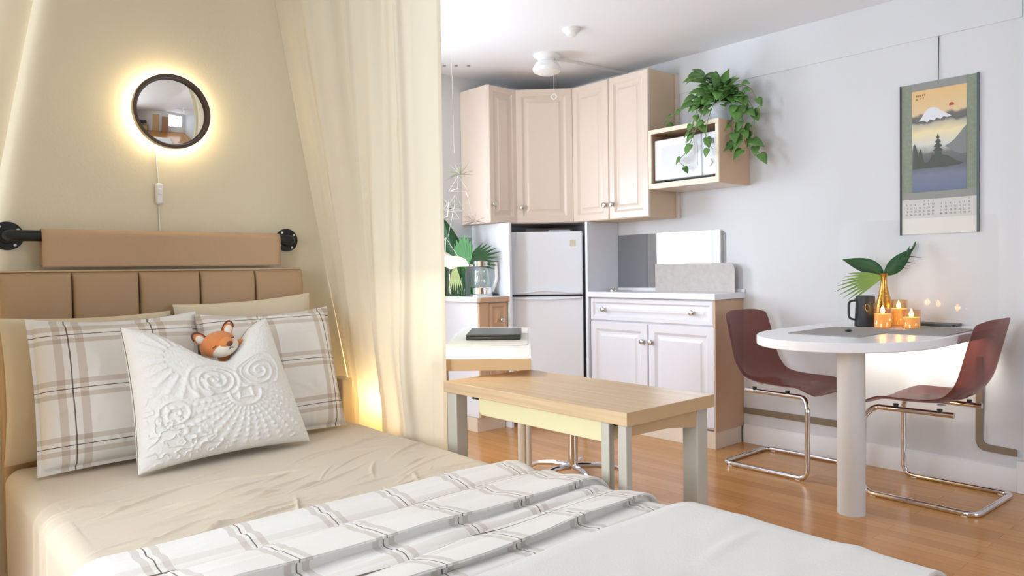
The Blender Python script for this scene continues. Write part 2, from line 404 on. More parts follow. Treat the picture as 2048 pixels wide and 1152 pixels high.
def knob(parent, p, n, name='knob'):
    p = Vector(p); n = Vector(n).normalized()
    return obj(name, B().lathe([(.007,0),(.006,.012),(.016,.016),(.0175,.022),(.014,.028),(.001,.031)], p, 16, n), M_nickel, parent)
Z1, Z0 = 2.315, 1.386
g = 'beige wall cabinets above the fridge corner'
# left wall cabinet
t = thing('wall_cabinet', 'narrow beige wall cabinet left of the corner one, its long blank side facing left', 'cabinet', (3.31,YB-.155,Z0), g)
obj('body', B().box(3.187, 3.436, 3.86, YB-.001, Z0, Z1), M_cab, t, bevel=.002)
d = obj('door', raised(B(), (3.189,3.86,Z0+.003), (1,0,0), (0,0,1), (0,-1,0), .25, Z1-Z0-.006, fr=.05), M_cab, t)
knob(d, (3.215,3.84,Z0+.125), (0,-1,0))
# corner cabinet
t = thing('corner_wall_cabinet', 'beige corner wall cabinet with one angled door directly above the fridge', 'cabinet', (3.75,3.85,Z0), g)
obj('body', B().prism([(3.441,3.862),(3.727,3.576),(XR-.001,3.576),(XR-.001,YB-.001),(3.441,YB-.001)], Z0, Z1), M_cab, t, bevel=.002)
k = 1/math.sqrt(2)
d = obj('door', raised(B(), (3.4425,3.8595,Z0+.003), (k,-k,0), (0,0,1), (-k,-k,0), .398, Z1-Z0-.006, fr=.058), M_cab, t)
knob(d, (3.4725-.014,3.8295-.014,Z0+.11), (-k,-k,0))
# right wall cabinet
t = thing('wall_cabinet', 'beige double-door wall cabinet right of the corner one, next to the microwave box', 'cabinet', (3.86,3.24,Z0), g)
obj('body', B().box(3.73, XR-.001, 2.916, 3.572, Z0, Z1), mat('beige_side_lacquer', (214, 192, 162), .45), t, bevel=.002)
obj('filler_strip', B().box(3.985, XR-.001, 2.900, 2.915, Z0, Z1), M_cab, t)
for y0, w, ky in ((3.570, .326, .298), (3.241, .326, .03)):
    d = obj('door', raised(B(), (3.73,y0,Z0+.003), (0,-1,0), (0,0,1), (-1,0,0), w, Z1-Z0-.006), M_cab, t)
    knob(d, (3.71,y0-ky,Z0+.1), (-1,0,0))
# microwave box
yA, yB_, zA, zB_ = 2.398, 2.898, 1.553, 1.917
t = thing('microwave_shelf_box', 'open beech box on the wall holding the white microwave under the plant', 'shelf', (3.86,2.65,zA))
th = .034
obj('side_panel', B().box(3.70, XR-.001, yA, yA+.016, zA, zB_), M_cabside, t, bevel=.001)
obj('side_panel', B().box(3.70, XR-.001, yB_-.016, yB_, zA, zB_), M_cabside, t, bevel=.001)
obj('shelf_panel', B().box(3.70, XR-.001, yA+.016, yB_-.016, zA, zA+th), M_cab, t, bevel=.001)
obj('shelf_panel', B().box(3.70, XR-.001, yA+.016, yB_-.016, zB_-.022, zB_), M_cabside, t, bevel=.001)
fe = B()
for a in ((yA,yA+.022,zA+th,zB_-.026),(yB_-.02,yB_,zA+th,zB_-.026),(yA,yB_,zA,zA+th),(yA,yB_,zB_-.026,zB_)): fe.box(3.690,3.6999,*a)
obj('face_frame', fe, mat('pale_frame', (236, 224, 204), .4), t, bevel=.001)
# microwave
ym0, ym1, zm0, zm1 = yA+.028, yB_-.026, zA+th+.018, 1.852
t = thing('microwave', 'white microwave inside the beech box on the right wall', 'microwave', (3.85,2.65,zA+th))
obj('body', B().box(3.735, 3.99, ym0, ym1, zm0, zm1), M_white, t, bevel=.006)
d = obj('door', B().box(3.716, 3.735, ym0+.105, ym1, zm0, zm1), M_white, t, bevel=.006)
obj('window_panel', B().slab(rnd_rect(-.315,-.05,.045,zm1-zm0-.045,.02), (3.716,ym1,zm0), (0,1,0), (0,0,1), (-1,0,0), .003), mat('microwave_window', (226, 229, 234), .15), d)
obj('control_panel', B().box(3.716, 3.735, ym0, ym0+.101, zm0, zm1), M_white, t, bevel=.006)
obj('display', B().box(3.7135, 3.716, ym0+.02, ym0+.085, zm1-.07, zm1-.04), mat('grey_display', (150, 156, 160), .3), t)
obj('dial', B().cyl((3.716,ym0+.05,zm0+.07), (3.704,ym0+.05,zm0+.07), .022), M_whitep, t)
for y in (ym0+.03, ym1-.05):
    for x in (3.75, 3.96): obj('foot', B().cyl((x,y,zA+th), (x,y,zm0), .012), M_dark, t)
# right base cabinet
CX, CY0, CY1 = 3.715, 2.447, 3.43
t = thing('base_cabinet', 'white-fronted base cabinet under the long counter, one wide drawer over two doors', 'cabinet', (3.86,2.94,0))
obj('body', B().box(CX+.02, XR-.001, CY0+.017, CY1, .108, .874), M_cabw, t)
obj('side_panel', B().box(CX+.004, XR-.001, CY0, CY0+.016, .100, .874), M_cabside, t, bevel=.001)
obj('plinth', B().box(CX+.004, XR-.024, CY0+.004, CY1, 0, .100), mat('plinth_beige', (226, 212, 194), .5), t, bevel=.001)
d = obj('drawer', raised(B(), (CX+.02,CY1-.006,.722), (0,-1,0), (0,0,1), (-1,0,0), CY1-CY0-.016, .146, fr=.032), M_cabw, t)
for y in (3.30, 2.60): knob(d, (CX,y,.796), (-1,0,0))
for y0, ky in ((CY1-.006, .452), (2.934, .03)):
    d = obj('door', raised(B(), (CX+.02,y0,.118), (0,-1,0), (0,0,1), (-1,0,0), .482, .594, fr=.06), M_cabw, t)
    knob(d, (CX,y0-ky,.60), (-1,0,0))
c = tag(obj('countertop', B().box(3.69, XR-.001, CY0-.017, CY1, .876, .912).box(XR-.016, XR-.001, CY0-.017, CY1, .912, .93), M_counter, bevel=.003, loc=(3.85,2.94,.876)),
    'white laminate countertop running right from the fridge', 'countertop')
# left base cabinet
t = thing('base_cabinet', 'small base cabinet under the kettle, white side and beech drawer front', 'cabinet', (3.13,3.95,0))
obj('body', B().box(3.018, 3.262, 3.78, YB-.001, .095, .855), M_cabw, t, bevel=.002)
obj('plinth', B().box(3.02, 3.26, 3.80, YB-.02, 0, .093), MATS['plinth_beige'], t)
obj('stile', B().box(3.02, 3.10, 3.762, 3.78, .1, .852), M_cabside, t, bevel=.001)
d = obj('drawer', raised(B(), (3.105,3.78,.66), (1,0,0), (0,0,1), (0,-1,0), .155, .19, fr=.03), M_cabside, t); knob(d, (3.20,3.76,.735), (0,-1,0))
d = obj('door', raised(B(), (3.105,3.78,.105), (1,0,0), (0,0,1), (0,-1,0), .155, .55, fr=.03), M_cabside, t); knob(d, (3.235,3.76,.58), (0,-1,0))
t = thing('countertop', 'short white countertop with beech front edge under the kettle', 'countertop', (3.13,3.95,.857))
obj('slab', B().box(2.995, 3.266, 3.752, YB-.001, .857, .893), M_counter, t, bevel=.003)
obj('edge_band', B().box(3.015, 3.266, 3.744, 3.7515, .857, .889), M_cabside, t)
# fridge and the panels beside it
t = thing('fridge_side_panel', 'tall white panel between fridge and the long white counter', 'panel', (3.86,3.45,0))
obj('board', B().box(3.70, XR-.001, 3.432, 3.452, 0, Z0-.001), M_white, t, bevel=.001)
t = thing('fridge_side_panel', 'tall white panel between fridge and the kettle counter', 'panel', (3.28,3.95,0))
obj('board', B().box(3.268, 3.288, 3.74, YB-.001, 0, Z0-.001), M_white, t, bevel=.001)
fx, fy = 3.528, 3.652; ux = Vector((k,-k,0)); nn = Vector((-k,-k,0)); FC = Vector((fx,fy,0)); hw = .247
fd = .40
t = thing('refrigerator', 'white two-door refrigerator set diagonally in the kitchen corner', 'refrigerator', (fx,fy,0))
uz = Vector((0,0,1))
obj('body', B().obox(FC-nn*(fd/2+.05)+uz*.67, ux, nn, uz, hw-.002, fd/2, .65), M_white, t, bevel=.004)
def fdoor(name, z0, z1):
    b = B().obox(FC-nn*.023+uz*((z0+z1)/2), ux, nn, uz, hw, .023, (z1-z0)/2)
    return obj(name, b, M_white, t, bevel=.008, seg=3)
fz = fdoor('freezer_door', .893, 1.325); fl = fdoor('fridge_door', .06, .880)
def handle(parent, z, flip):
    n = 24; vs = []
    for i in range(n+1):
        a = -hw+.008+(2*hw-.03)*i/n; q = i/n
        hgt = .008+.020*math.sin(PI*min(1, q*1.0))**2*(1 if flip else .3)
        vs.append((FC+ux*a+nn*(.008+.010*math.sin(PI*q))+uz*(z+hgt*(1 if flip else -1)), .0075))
    b = B().tube([v for v, r in vs], [r for v, r in vs], 10)
    return obj('handle', b, M_white, parent)
handle(fz, .895, True); handle(fl, .878, False)
obj('badge', B().obox(FC+ux*.178+nn*.0015+uz*1.245, ux, nn, uz, .018, .0015, .021), mat('beige_badge', (214, 208, 188), .4), fz, bevel=.001)
obj('string', B().tube([FC+ux*-.20+nn*.004+uz*1.33, FC+ux*-.205+nn*.005+uz*1.29, FC+ux*-.21+nn*.005+uz*1.245], .0015, 6).ball(FC+ux*-.21+nn*.006+uz*1.238, .004, .004, .008), M_whitep, fz)
obj('gasket', B().obox(FC-nn*.048+uz*.69, ux, nn, uz, hw-.006, .003, .62), M_groove, t)
for a, b_ in ((-.2,.08), (.2,.08), (-.2,.4), (.2,.4)): obj('foot', B().cyl(FC+ux*a-nn*b_, FC+ux*a-nn*b_+uz*.022, .02), M_dark, t)
t = thing('storage_tray', 'clear shallow tray with white papers on top of the fridge', 'tray', tuple(FC-nn*.2+uz*1.32))
c0 = FC-nn*.14+uz*1.322+ux*.02; M_cl = clear_mat('clear_plastic', (245, 247, 248), .10, .08)
obj('tray', B().obox(c0, ux, nn, uz, .16, .09, .0015).obox(c0+nn*.09+uz*.014, ux, nn, uz, .16, .0015, .014).obox(c0-nn*.09+uz*.014, ux, nn, uz, .16, .0015, .014).obox(c0+ux*.16+uz*.014, ux, nn, uz, .0015, .09, .014).obox(c0-ux*.16+uz*.014, ux, nn, uz, .0015, .09, .014), M_cl, t)
obj('papers', B().obox(c0+ux*.07+uz*.010, ux, nn, uz, .075, .07, .007), M_white, t, bevel=.004)
# backsplash sheet, grey board, small items on the counters
M_acr = clear_mat('acrylic_backsplash', (214, 216, 218), .22, .02)
def wsheet(name, y0, y1, z0, z1, r, x, th, m, label, cat, cor):
    # local a = -y so that it reads left to right from inside the room
    b = B().slab(rnd_rect(0, y1-y0, z0, z1, r, corners=cor), (x, y1, 0), (0,-1,0), (0,0,1), (-1,0,0), th)
    return tag(obj(name, b, m, loc=(x, (y0+y1)/2, z0)), label, cat)
wsheet('backsplash_panel', 2.565, 3.428, .934, 1.297, .035, XR-.001, .004, M_acr, 'glossy clear backsplash sheet on the wall above the long white counter', 'panel', (1,0,0,0))
wsheet('splash_board', 2.462, 3.055, .9125, 1.092, .045, 3.955, .006, mat('pale_grey_linen', (208, 202, 198), .8, bump=.25, bscale=200, var=.12, vscale=30),
       'pale grey linen board standing on the white counter against the wall', 'board', (1,0,0,0))
b = B().box(3.0, 3.266, YB-.006, YB-.001, .895, 1.30)
tag(obj('backsplash_panel', b, M_acr, loc=(3.13,YB,.895)), 'glossy clear backsplash sheet behind the kettle and bottles', 'panel')
obj_s = tag(obj('sink_stopper', B().lathe([(.0,0),(.035,0),(.035,.008),(.012,.012),(.01,.022),(0,.023)], (3.88,3.36,.9125)), M_nickel, loc=(3.88,3.36,.9125)), 'small round metal stopper at the left end of the white counter', 'stopper')
# kettle
kx, ky, kz = 3.165, 3.92, .893
t = thing('electric_kettle', 'clear glass electric kettle with chrome base and white handle', 'kettle', (kx,ky,kz))
M_glass = clear_mat('clear_glass', (248, 250, 251), .08, .02, fk=.3)
obj('base', B().lathe([(.082,0),(.084,.012),(.078,.016),(.078,.055),(.074,.06),(0,.06)], (kx,ky,kz)), M_chrome, t)
obj('jug', B().lathe([(.073,.061),(.071,.10),(.064,.16),(.058,.20)], (kx,ky,kz), cap=False), M_glass, t, solid=.002)
obj('lid', B().lathe([(.060,.201),(.062,.235),(.05,.245),(.0,.247)], (kx,ky,kz)), M_chrome, t)
e = Vector((.75,-.66,0)); kc = Vector((kx,ky,kz))
obj('handle', B().tube(fillet([kc+e*.058+uz*.232, kc+e*.100+uz*.235, kc+e*.108+uz*.12, kc+e*.075+uz*.03], .05), .012), M_whitep, t)
obj('spout', B().obox(kc-e*.066+uz*.21, e, (.66,.75,0), uz, .012, .015, .012), M_chrome, t, bevel=.003)
sp = B().ball((3.235,3.86,.902), .028, .014, .006, M=Matrix.Rotation(-.5,3,'Z')).tube([(3.215,3.87,.902),(3.19,3.90,.898)], .004)
tag(obj('spoon_rest', sp, M_dark, loc=(3.235,3.86,.893)), 'dark spoon lying beside the kettle on the counter', 'spoon')
# leaves
def blade(b, p0, d, side, L, Wd, bend, n=8, fold=.25, tip=1.0):
    """one leaf blade with a folded midrib"""
    p0 = Vector(p0); d = Vector(d).normalized(); side = Vector(side); side = (side-d*side.dot(d)).normalized(); up = d.cross(side)
    vs = []; fs = []
    for i in range(n+1):
        q = i/n; w = Wd*(math.sin(PI*q**.75)**tip)*.5+.0006
        c = p0+d*(L*q)+Vector((0,0,-1))*bend*q*q*L
        vs += [c-side*w+up*w*fold, c, c+side*w+up*w*fold]
    for i in range(n):
        for j in (0, 1): fs.append((i*3+j, i*3+j+1, i*3+4+j, i*3+3+j))
    return b.add(vs, fs)
def fan(b, p0, d, normal, L, n, spread, Wd, bend=.1):
    d = Vector(d).normalized(); nv = Vector(normal).normalized(); s_ = d.cross(nv).normalized()
    for i in range(n):
        a = (i/(n-1)-.5)*spread
        dd = d*math.cos(a)+s_*math.sin(a); blade(b, p0, dd, nv.cross(dd), L*(1-.25*abs(i/(n-1)-.5)*2), Wd, bend, 6, .15)
    return b
def bottle(name, p, r, h, m, label, cat='bottle'):
    t = thing(name, label, cat, p)
    obj('glass', B().lathe([(r*.9,0),(r,.006),(r,h*.86),(r*.86,h*.95),(r*.8,h)], p, 24, cap=False).lathe([(0,.003),(r*.9,.003)], p, 24, cap=False), m, t)
    return t
M_gg = clear_mat('green_glass', (120, 205, 132), .06, .03, fk=.25)
M_gg2 = clear_mat('pale_green_glass', (205, 226, 196), .06, .03, fk=.25)
bottle('glass_bottle', (3.035,3.985,.893), .036, .21, M_gg, 'bright green glass bottle left of the kettle')
bottle('glass_vase', (3.045,4.09,.893), .036, .20, M_gg2, 'pale green glass vase of stems at the curtain edge behind the green bottle', 'vase')
t = thing('leaf_bouquet', 'big green leaves and palm fan standing in the bottles beside the kettle', 'plant', (3.035,3.985,.90))
r_ = Vector((.75,-.66,0))                        # the direction that reads as right from the bed
vb = Vector((3.035,3.985,1.09)); tow = Vector((-.66,-.75,0))
obj('broad_leaf', blade(B(), vb-r_*.01, uz*1.0-r_*.30, r_, .36, .12, .0, 12, .3), M_green, t, solid=.001)
obj('palm_leaf', fan(B(), vb+r_*.05+uz*.03, r_*1.0+uz*.42, tow, .25, 9, 1.1, .022), M_green, t)
obj('young_leaf', fan(B(), vb+r_*.02-uz*.02, uz*1.0+r_*.05, tow, .25, 7, .7, .05, 0), mat('mint_leaf', (104, 170, 116), .5), t)
lb = B()
for i in range(7): blade(lb, vb+uz*(.02)-r_*(.03)+tow*.05, -uz*.9+r_*(-.25+.09*i), r_, .17, .012, .05)
obj('drooping_leaf', lb, mat('light_leaf', (190, 210, 150), .5), t)
obj('stem', B().tube([(3.035,3.985,.90),(3.035,3.985,1.10)], .005).tube([(3.035,3.985,.90),vb+r_*.05+uz*.03], .004), M_stem, t)
# air plant hanger near the window: white wire triangles on a thread from the ceiling
def hang(u, v, Y):        # place along the hanger's own line
    return Vector(((3.0*.765)*0+u, Y, v))
hx = {'a': Vector((2.296,3.0,1.566)), 'b': Vector((2.246,3.0,1.399)), 'c': Vector((2.382,3.0,1.334)), 'd': Vector((2.20,3.0,1.145))}
t = thing('air_plant_mobile', 'thin white wire triangle mobile hanging by the curtain edge', 'mobile', (2.24,3.0,ZC))
obj('thread', B().tube([(2.335,3.0,1.47),(2.382,3.0,1.33)], .0005, 5).tube([(2.25,3.0,ZC),(2.262,3.0,1.66)], .0008, 5).tube([(2.262,3.0,1.42),(2.215,3.0,1.24)], .0008, 5), M_whitep, t)
def tetra(p, s):
    p = Vector(p); P = [p+r_*-s+uz*-s*.6, p+r_*s+uz*-s*.6, p+uz*s, p+tow*s*.8-uz*s*.4]
    b = B()
    for i in range(4):
        for j in range(i): b.tube([P[i], P[j]], .0016, 6)
    return b
for p, s in (((2.285,3.0,1.50),.05),((2.262,3.0,1.40),.05),((2.22,3.0,1.36),.055),((2.20,3.0,1.165),.07)): obj('wire_triangle', tetra(p, s), M_whitep, t)
def airplant(p, s, m, label):
    b = B(); p = Vector(p)
    for i in range(16):
        a = random.uniform(-2.0, 1.6); d = uz*math.cos(a)+r_*math.sin(a)+tow*random.uniform(-.6,.6)
        blade(b, p, d, tow, s*random.uniform(.6,1.1), s*.10, random.uniform(-.1,.3), 5)
    tag(obj('air_plant', b, m, loc=tuple(p)), label, 'plant')
airplant(hx['a']-uz*.01, .085, mat('pale_air_plant', (150, 178, 110), .6), 'top pale green air plant in the wire mobile')
airplant(hx['b']-uz*.02, .075, mat('sage_air_plant', (130, 155, 120), .6), 'middle sage air plant hanging just beside the curtain edge')
airplant((2.382,3.0,1.318), .085, mat('red_air_plant', (146, 100, 88), .6), 'lowest reddish brown air plant in front of the cabinet side')

# ------------------------------------------------------------------ ceiling pieces
t = thing('ceiling_lamp', 'white flush ceiling lamp with pull cord above the cabinets', 'lamp', (3.29,3.38,ZC))
obj('canopy', B().lathe([(.085,0),(.085,-.012),(.055,-.03),(.05,-.045)], (3.29,3.38,ZC)), M_whitep, t)
obj('glass_shade', B().lathe([(.05,-.04),(.07,-.05),(.09,-.085),(.085,-.105),(.05,-.122),(0,-.125)], (3.29,3.38,ZC)), mat('opal_glass', (240, 240, 238), .3), t)
pc = Vector((3.29,3.38,ZC))+r_*.045
obj('pull_cord', B().tube([pc-uz*.05, pc-uz*.245], .0016, 6), M_whitep, t)
obj('pull_ring', B().tube([pc-uz*.262+Vector((r_.x*math.cos(a)*.014, r_.y*math.cos(a)*.014, math.sin(a)*.016)) for a in [2*PI*i/20 for i in range(20)]], .004, 8, True), M_whitep, t)
obj('switch_knob', B().ball(pc-uz*.03+tow*.02, .008), M_nickel, t)
tag(obj('ceiling_conduit', B().obox((3.66,3.36,ZC-.009), (.74,-.05,0), (.05,.74,0), uz, .48, .012, .009), M_whitep, loc=(3.66,3.36,ZC)), 'thin white cable duct on the ceiling from the lamp to the right wall', 'duct')
tag(obj('smoke_detector', B().lathe([(.05,0),(.05,-.012),(.034,-.022),(.03,-.036),(.012,-.042),(0,-.043)], (3.045,2.925,ZC)), M_whitep, loc=(3.045,2.925,ZC)), 'small round white smoke detector on the ceiling in front of the lamp', 'smoke detector')
for i, (x, y) in enumerate(((2.923,3.972),(2.985,3.923),(3.049,3.873))):
    tag(obj('ceiling_plate', B().lathe([(.012,0),(.012,-.004),(.009,-.006),(0,-.006)], (x,y,ZC)), mat('grey_plate', (150, 150, 150), .5), loc=(x,y,ZC)),
        ['leftmost small grey ceiling plate, nearest the curtain', 'middle one of three small grey ceiling plates', 'rightmost small grey ceiling plate, nearest the cabinets'][i], 'ceiling plate', 'grey plates in a row on the ceiling')

# ------------------------------------------------------------------ pothos on the microwave box
px_, py_, pz_ = 3.86, 2.50, zB_
t = thing('potted_pothos', 'trailing green pothos in a pale pot on top of the microwave box', 'plant', (px_,py_,pz_))
obj('pot', B().lathe([(.05,0),(.055,.01),(.07,.11),(.073,.12),(.066,.118),(.06,.10),(0,.098)], (px_,py_,pz_)), mat('pale_blue_pot', (205, 214, 220), .4), t)
def heart(b, p, d, up, L, Wd):
    """pothos leaf: heart outline, folded along the midrib and drooping"""
    p = Vector(p); d = Vector(d).normalized(); s_ = d.cross(Vector(up)).normalized(); n = s_.cross(d)
    out = [(0,.0),(-.06,.22),(0,.38),(.14,.5),(.36,.48),(.6,.36),(.8,.2),(1,0)]
    mid = [0,0,.05,.14,.36,.6,.8,1]; vs = []; fs = []
    for (q, w), mq in zip(out, mid):
        dr = -n*(.28*L*max(q,0)**2)
        dm = -n*(.28*L*max(mq,0)**2)
        vs += [p+d*q*L-s_*w*Wd*1.0+n*w*Wd*.28+dr, p+d*mq*L+dm, p+d*q*L+s_*w*Wd+n*w*Wd*.28+dr]
    for i in range(len(out)-1):
        for j in (0,1): fs.append((i*3+j, i*3+j+1, i*3+4+j, i*3+3+j))
    return b.add(vs, fs)
rs = random.Random(11)
lv = B(); stm = B()
pot_top = Vector((px_,py_,pz_+.11))
vines = []
def vine(pts, nl, size):
    pts = [Vector(p) for p in pts]; P = fillet(pts, .08, 8)
    stm.tube(P, .0022, 6)
    cum = [0]
    for a, b in zip(P, P[1:]): cum.append(cum[-1]+(b-a).length)
    for i in range(nl):
        s_ = cum[-1]*(i+.6)/nl*.999
        j = max(k for k in range(len(cum)) if cum[k] <= s_); j = min(j, len(P)-2)
        q = (s_-cum[j])/max(1e-6, cum[j+1]-cum[j]); p = P[j].lerp(P[j+1], q); tg = (P[j+1]-P[j]).normalized()
        out = Vector((rs.uniform(-1,.25), rs.uniform(-1,1), rs.uniform(-.5,.5)))
        d = (tg*.5+out*.8+Vector((0,0,-.15))).normalized(); L = size*rs.uniform(.75,1.15)
        pet = p+d*L*.45; stm.tube([p, pet], .0014, 5)
        if pet.x+d.x*L > 4.0: d.x = -abs(d.x); pet = p+d*L*.45
        heart(lv, pet, d, Vector((-.75,-.3,.75)), L, L*.82)
for i in range(24):                                            # the bushy crown
    a = 2*PI*i/24; h = rs.uniform(.01,.19)
    e_ = pot_top+Vector((math.cos(a)*.07-.035, math.sin(a)*.15, h))
    vine([pot_top+Vector((0,0,-.01)), pot_top+Vector((math.cos(a)*.03-.01, math.sin(a)*.06, h*.8+.02)), e_], 4, .082)
T = pot_top
vine([T, T+Vector((-.10,.06,.05)), (3.672,2.56,1.90), (3.665,2.545,1.78)], 7, .060)       # trails over the front edge
vine([T, T+Vector((-.11,.00,.05)), (3.670,2.53,1.88), (3.662,2.60,1.74), (3.660,2.66,1.70), (3.662,2.60,1.655)], 8, .055)
vine([T, T+Vector((-.10,-.05,.05)), (3.672,2.46,1.90), (3.664,2.47,1.80), (3.664,2.42,1.74)], 6, .055)
vine([T, T+Vector((-.05,.12,.06)), (3.80,2.70,2.04), (3.76,2.80,1.99), (3.755,2.84,1.95)], 6, .055)
vine([T, T+Vector((-.02,-.10,.06)), (3.84,2.33,2.0), (3.83,2.335,1.86), (3.83,2.30,1.74)], 13, .078)
vine([T, T+Vector((-.03,-.12,.05)), (3.80,2.34,1.98), (3.80,2.37,1.84), (3.80,2.34,1.76)], 11, .074)
vine([T, T+Vector((.0,-.14,.07)), (3.88,2.29,1.98), (3.87,2.27,1.80), (3.85,2.25,1.71)], 12, .070)
vine([T, T+Vector((-.03,-.13,.10)), (3.86,2.30,2.10), (3.85,2.24,2.0), (3.85,2.22,1.96)], 6, .06)
obj('foliage', lv, M_green2, t, solid=.0006)
obj('vine_stem', stm, M_stem, t)

# ------------------------------------------------------------------ wall calendar
cy0, cy1, cz0, cz1 = 1.186, 1.536, 1.218, 1.973; cx = XR-.006
def cm(y): return cy1-y
def csheet(name, a0, a1, b0, b1, off, m, parent, th=.0008):
    return obj(name, B().box(cx-off-th, cx-off, cy1-a1, cy1-a0, b0, b1), m, parent)
t = thing('scroll_calendar', 'long hanging scroll calendar with a misty mountain scene on the right wall', 'calendar', (cx,1.361,cz0))
M_mount = mat('green_brocade', (150, 160, 142), .8, var=.15, vscale=60)
csheet('backing', .0, .35, cz0, cz1, 0, mat('calendar_paper', (222, 220, 214), .7), t)
csheet('mount', .006, .344, 1.392, cz1, .001, M_mount, t)
csheet('mount_band', .054, .300, 1.930, cz1, .002, mat('grey_brocade', (150, 152, 148), .8), t)
csheet('mount_band', .006, .344, 1.392, 1.428, .002, MATS['grey_brocade'], t)
def art_mat():
    m = mat('ink_landscape', (220, 190, 130), .7); nt = m.node_tree; b = nt.nodes['Principled BSDF']
    tc = nt.nodes.new('ShaderNodeTexCoord'); mp = nt.nodes.new('ShaderNodeMapping'); sp = nt.nodes.new('ShaderNodeSeparateXYZ')
    n = nt.nodes.new('ShaderNodeTexNoise'); n.inputs['Scale'].default_value = 14
    ad = nt.nodes.new('ShaderNodeMath'); ad.operation = 'MULTIPLY_ADD'; ad.inputs[1].default_value = .06
    mr = nt.nodes.new('ShaderNodeMapRange'); mr.inputs[1].default_value = 1.43-cz0+.03; mr.inputs[2].default_value = 1.935-cz0+.03
    r = nt.nodes.new('ShaderNodeValToRGB'); e = r.color_ramp.elements
    st = [(0,(112,124,150)),(.16,(126,132,150)),(.26,(106,110,112)),(.38,(120,124,120)),(.46,(214,214,206)),(.58,(236,222,178)),(.66,(190,184,166)),(.69,(104,108,108)),(.735,(120,118,112)),(.76,(224,200,158)),(1,(228,192,136))]
    e[0].position = st[0][0]; e[0].color = lin(st[0][1]); e[1].position = 1; e[1].color = lin(st[-1][1])
    for p_, c_ in st[1:-1]:
        q = e.new(p_); q.color = lin(c_)
    nt.links.new(tc.outputs['Object'], sp.inputs[0]); nt.links.new(tc.outputs['Object'], n.inputs['Vector'])
    nt.links.new(n.outputs['Fac'], ad.inputs[0]); nt.links.new(sp.outputs[2], ad.inputs[2])
    nt.links.new(ad.outputs[0], mr.inputs[0]); nt.links.new(mr.outputs[0], r.inputs[0]); nt.links.new(r.outputs[0], b.inputs['Base Color']); return m
pic = csheet('landscape_picture', .054, .300, 1.429, 1.934, .003, art_mat(), t)
def cpoly(name, pts, off, m, parent, th=.0006):
    return obj(name, B().slab(pts, (cx-off,cy1,0), (0,-1,0), (0,0,1), (-1,0,0), th), m, parent, smooth=0)
M_ink = mat('ink_grey_green', (92, 98, 92), .8); M_ink2 = mat('pale_ink', (134, 140, 138), .8)
cpoly('snowy_peak', [(.085,1.782),(.10,1.80),(.112,1.822),(.125,1.836),(.14,1.843),(.155,1.842),(.17,1.838),(.185,1.826),(.205,1.81),(.235,1.79),(.215,1.785),(.20,1.792),(.185,1.78),(.17,1.79),(.155,1.777),(.14,1.786),(.125,1.772),(.11,1.783)], .0042, mat('snow_paint', (226, 228, 232), .8), pic)
cpoly('red_sun', [(.235+.011*math.cos(2*PI*i/16), 1.843+.011*max(-.4,math.sin(2*PI*i/16))) for i in range(16)], .0042, mat('red_paint', (186, 84, 66), .8), pic)
cpoly('hillside', [(.300,1.60),(.300,1.735),(.285,1.72),(.27,1.70),(.25,1.675),(.225,1.655),(.205,1.645),(.225,1.632),(.25,1.612),(.275,1.60)], .0042, M_ink2, pic)
tr = [(.060,1.545)]
tr += [(.060,1.66),(.066,1.672),(.072,1.66),(.078,1.64),(.082,1.60),(.09,1.635),(.097,1.645),(.104,1.60),(.108,1.575),(.13,1.575),(.14,1.59),(.148,1.615),(.155,1.6)]
tr += [(.16,1.625),(.150,1.628),(.166,1.642),(.154,1.648),(.168,1.664),(.160,1.670),(.172,1.685),(.167,1.690),(.174,1.712),(.181,1.690),(.177,1.685),(.188,1.670),(.180,1.664),(.194,1.648),(.182,1.642),(.197,1.628),(.188,1.622),(.192,1.605)]
tr += [(.215,1.60),(.235,1.585),(.25,1.572),(.27,1.563),(.288,1.555),(.27,1.548),(.22,1.545)]
cpoly('dark_trees', tr, .0046, M_ink, pic)
for i, (a, z) in enumerate(((.075,1.905),(.084,1.905),(.093,1.904),(.102,1.906),(.111,1.907),(.090,1.89),(.105,1.892),(.075,1.887))):
    obj('brush_stroke', B().box(cx-.0044, cx-.0040, cy1-a-.004, cy1-a, z, z+.009), mat('brown_ink', (150, 106, 82), .8), pic, smooth=0)
csheet('date_sheet', .006, .344, 1.298, 1.391, .001, mat('date_paper', (206, 205, 202), .7), t)
obj('side_rod', B().box(cx-.006, cx, cy1-.004, cy1+.004, cz0-.003, cz1), M_dark, t)
obj('side_rod', B().box(cx-.006, cx, cy0-.004, cy0+.006, cz0, cz1+.002), mat('slate_rod', (84, 96, 98), .5), t)
obj('hanging_cord', B().tube([(cx-.002,1.361,cz1),(XR-.003,1.361,2.183)], .002, 6), mat('dark_cord', (70, 72, 72), .7), t)
obj('hook', B().ball((XR-.004,1.361,2.185), .004), M_nickel, t)
def text(name, s_, size, mtx, m, parent=None, extr=.0002):
    cu = bpy.data.curves.new(name, 'FONT'); cu.body = s_; cu.size = size; cu.align_x = 'CENTER'; cu.align_y = 'CENTER'; cu.extrude = extr
    o = bpy.data.objects.new(name, cu); COL.objects.link(o); dg = bpy.context.evaluated_depsgraph_get()
    me = bpy.data.meshes.new_from_object(o.evaluated_get(dg)); bpy.data.objects.remove(o); me.transform(mtx)
    b = B(); b.v = [tuple(v.co) for v in me.vertices]; b.f = [tuple(p.vertices) for p in me.polygons]
    return b
nb = B()
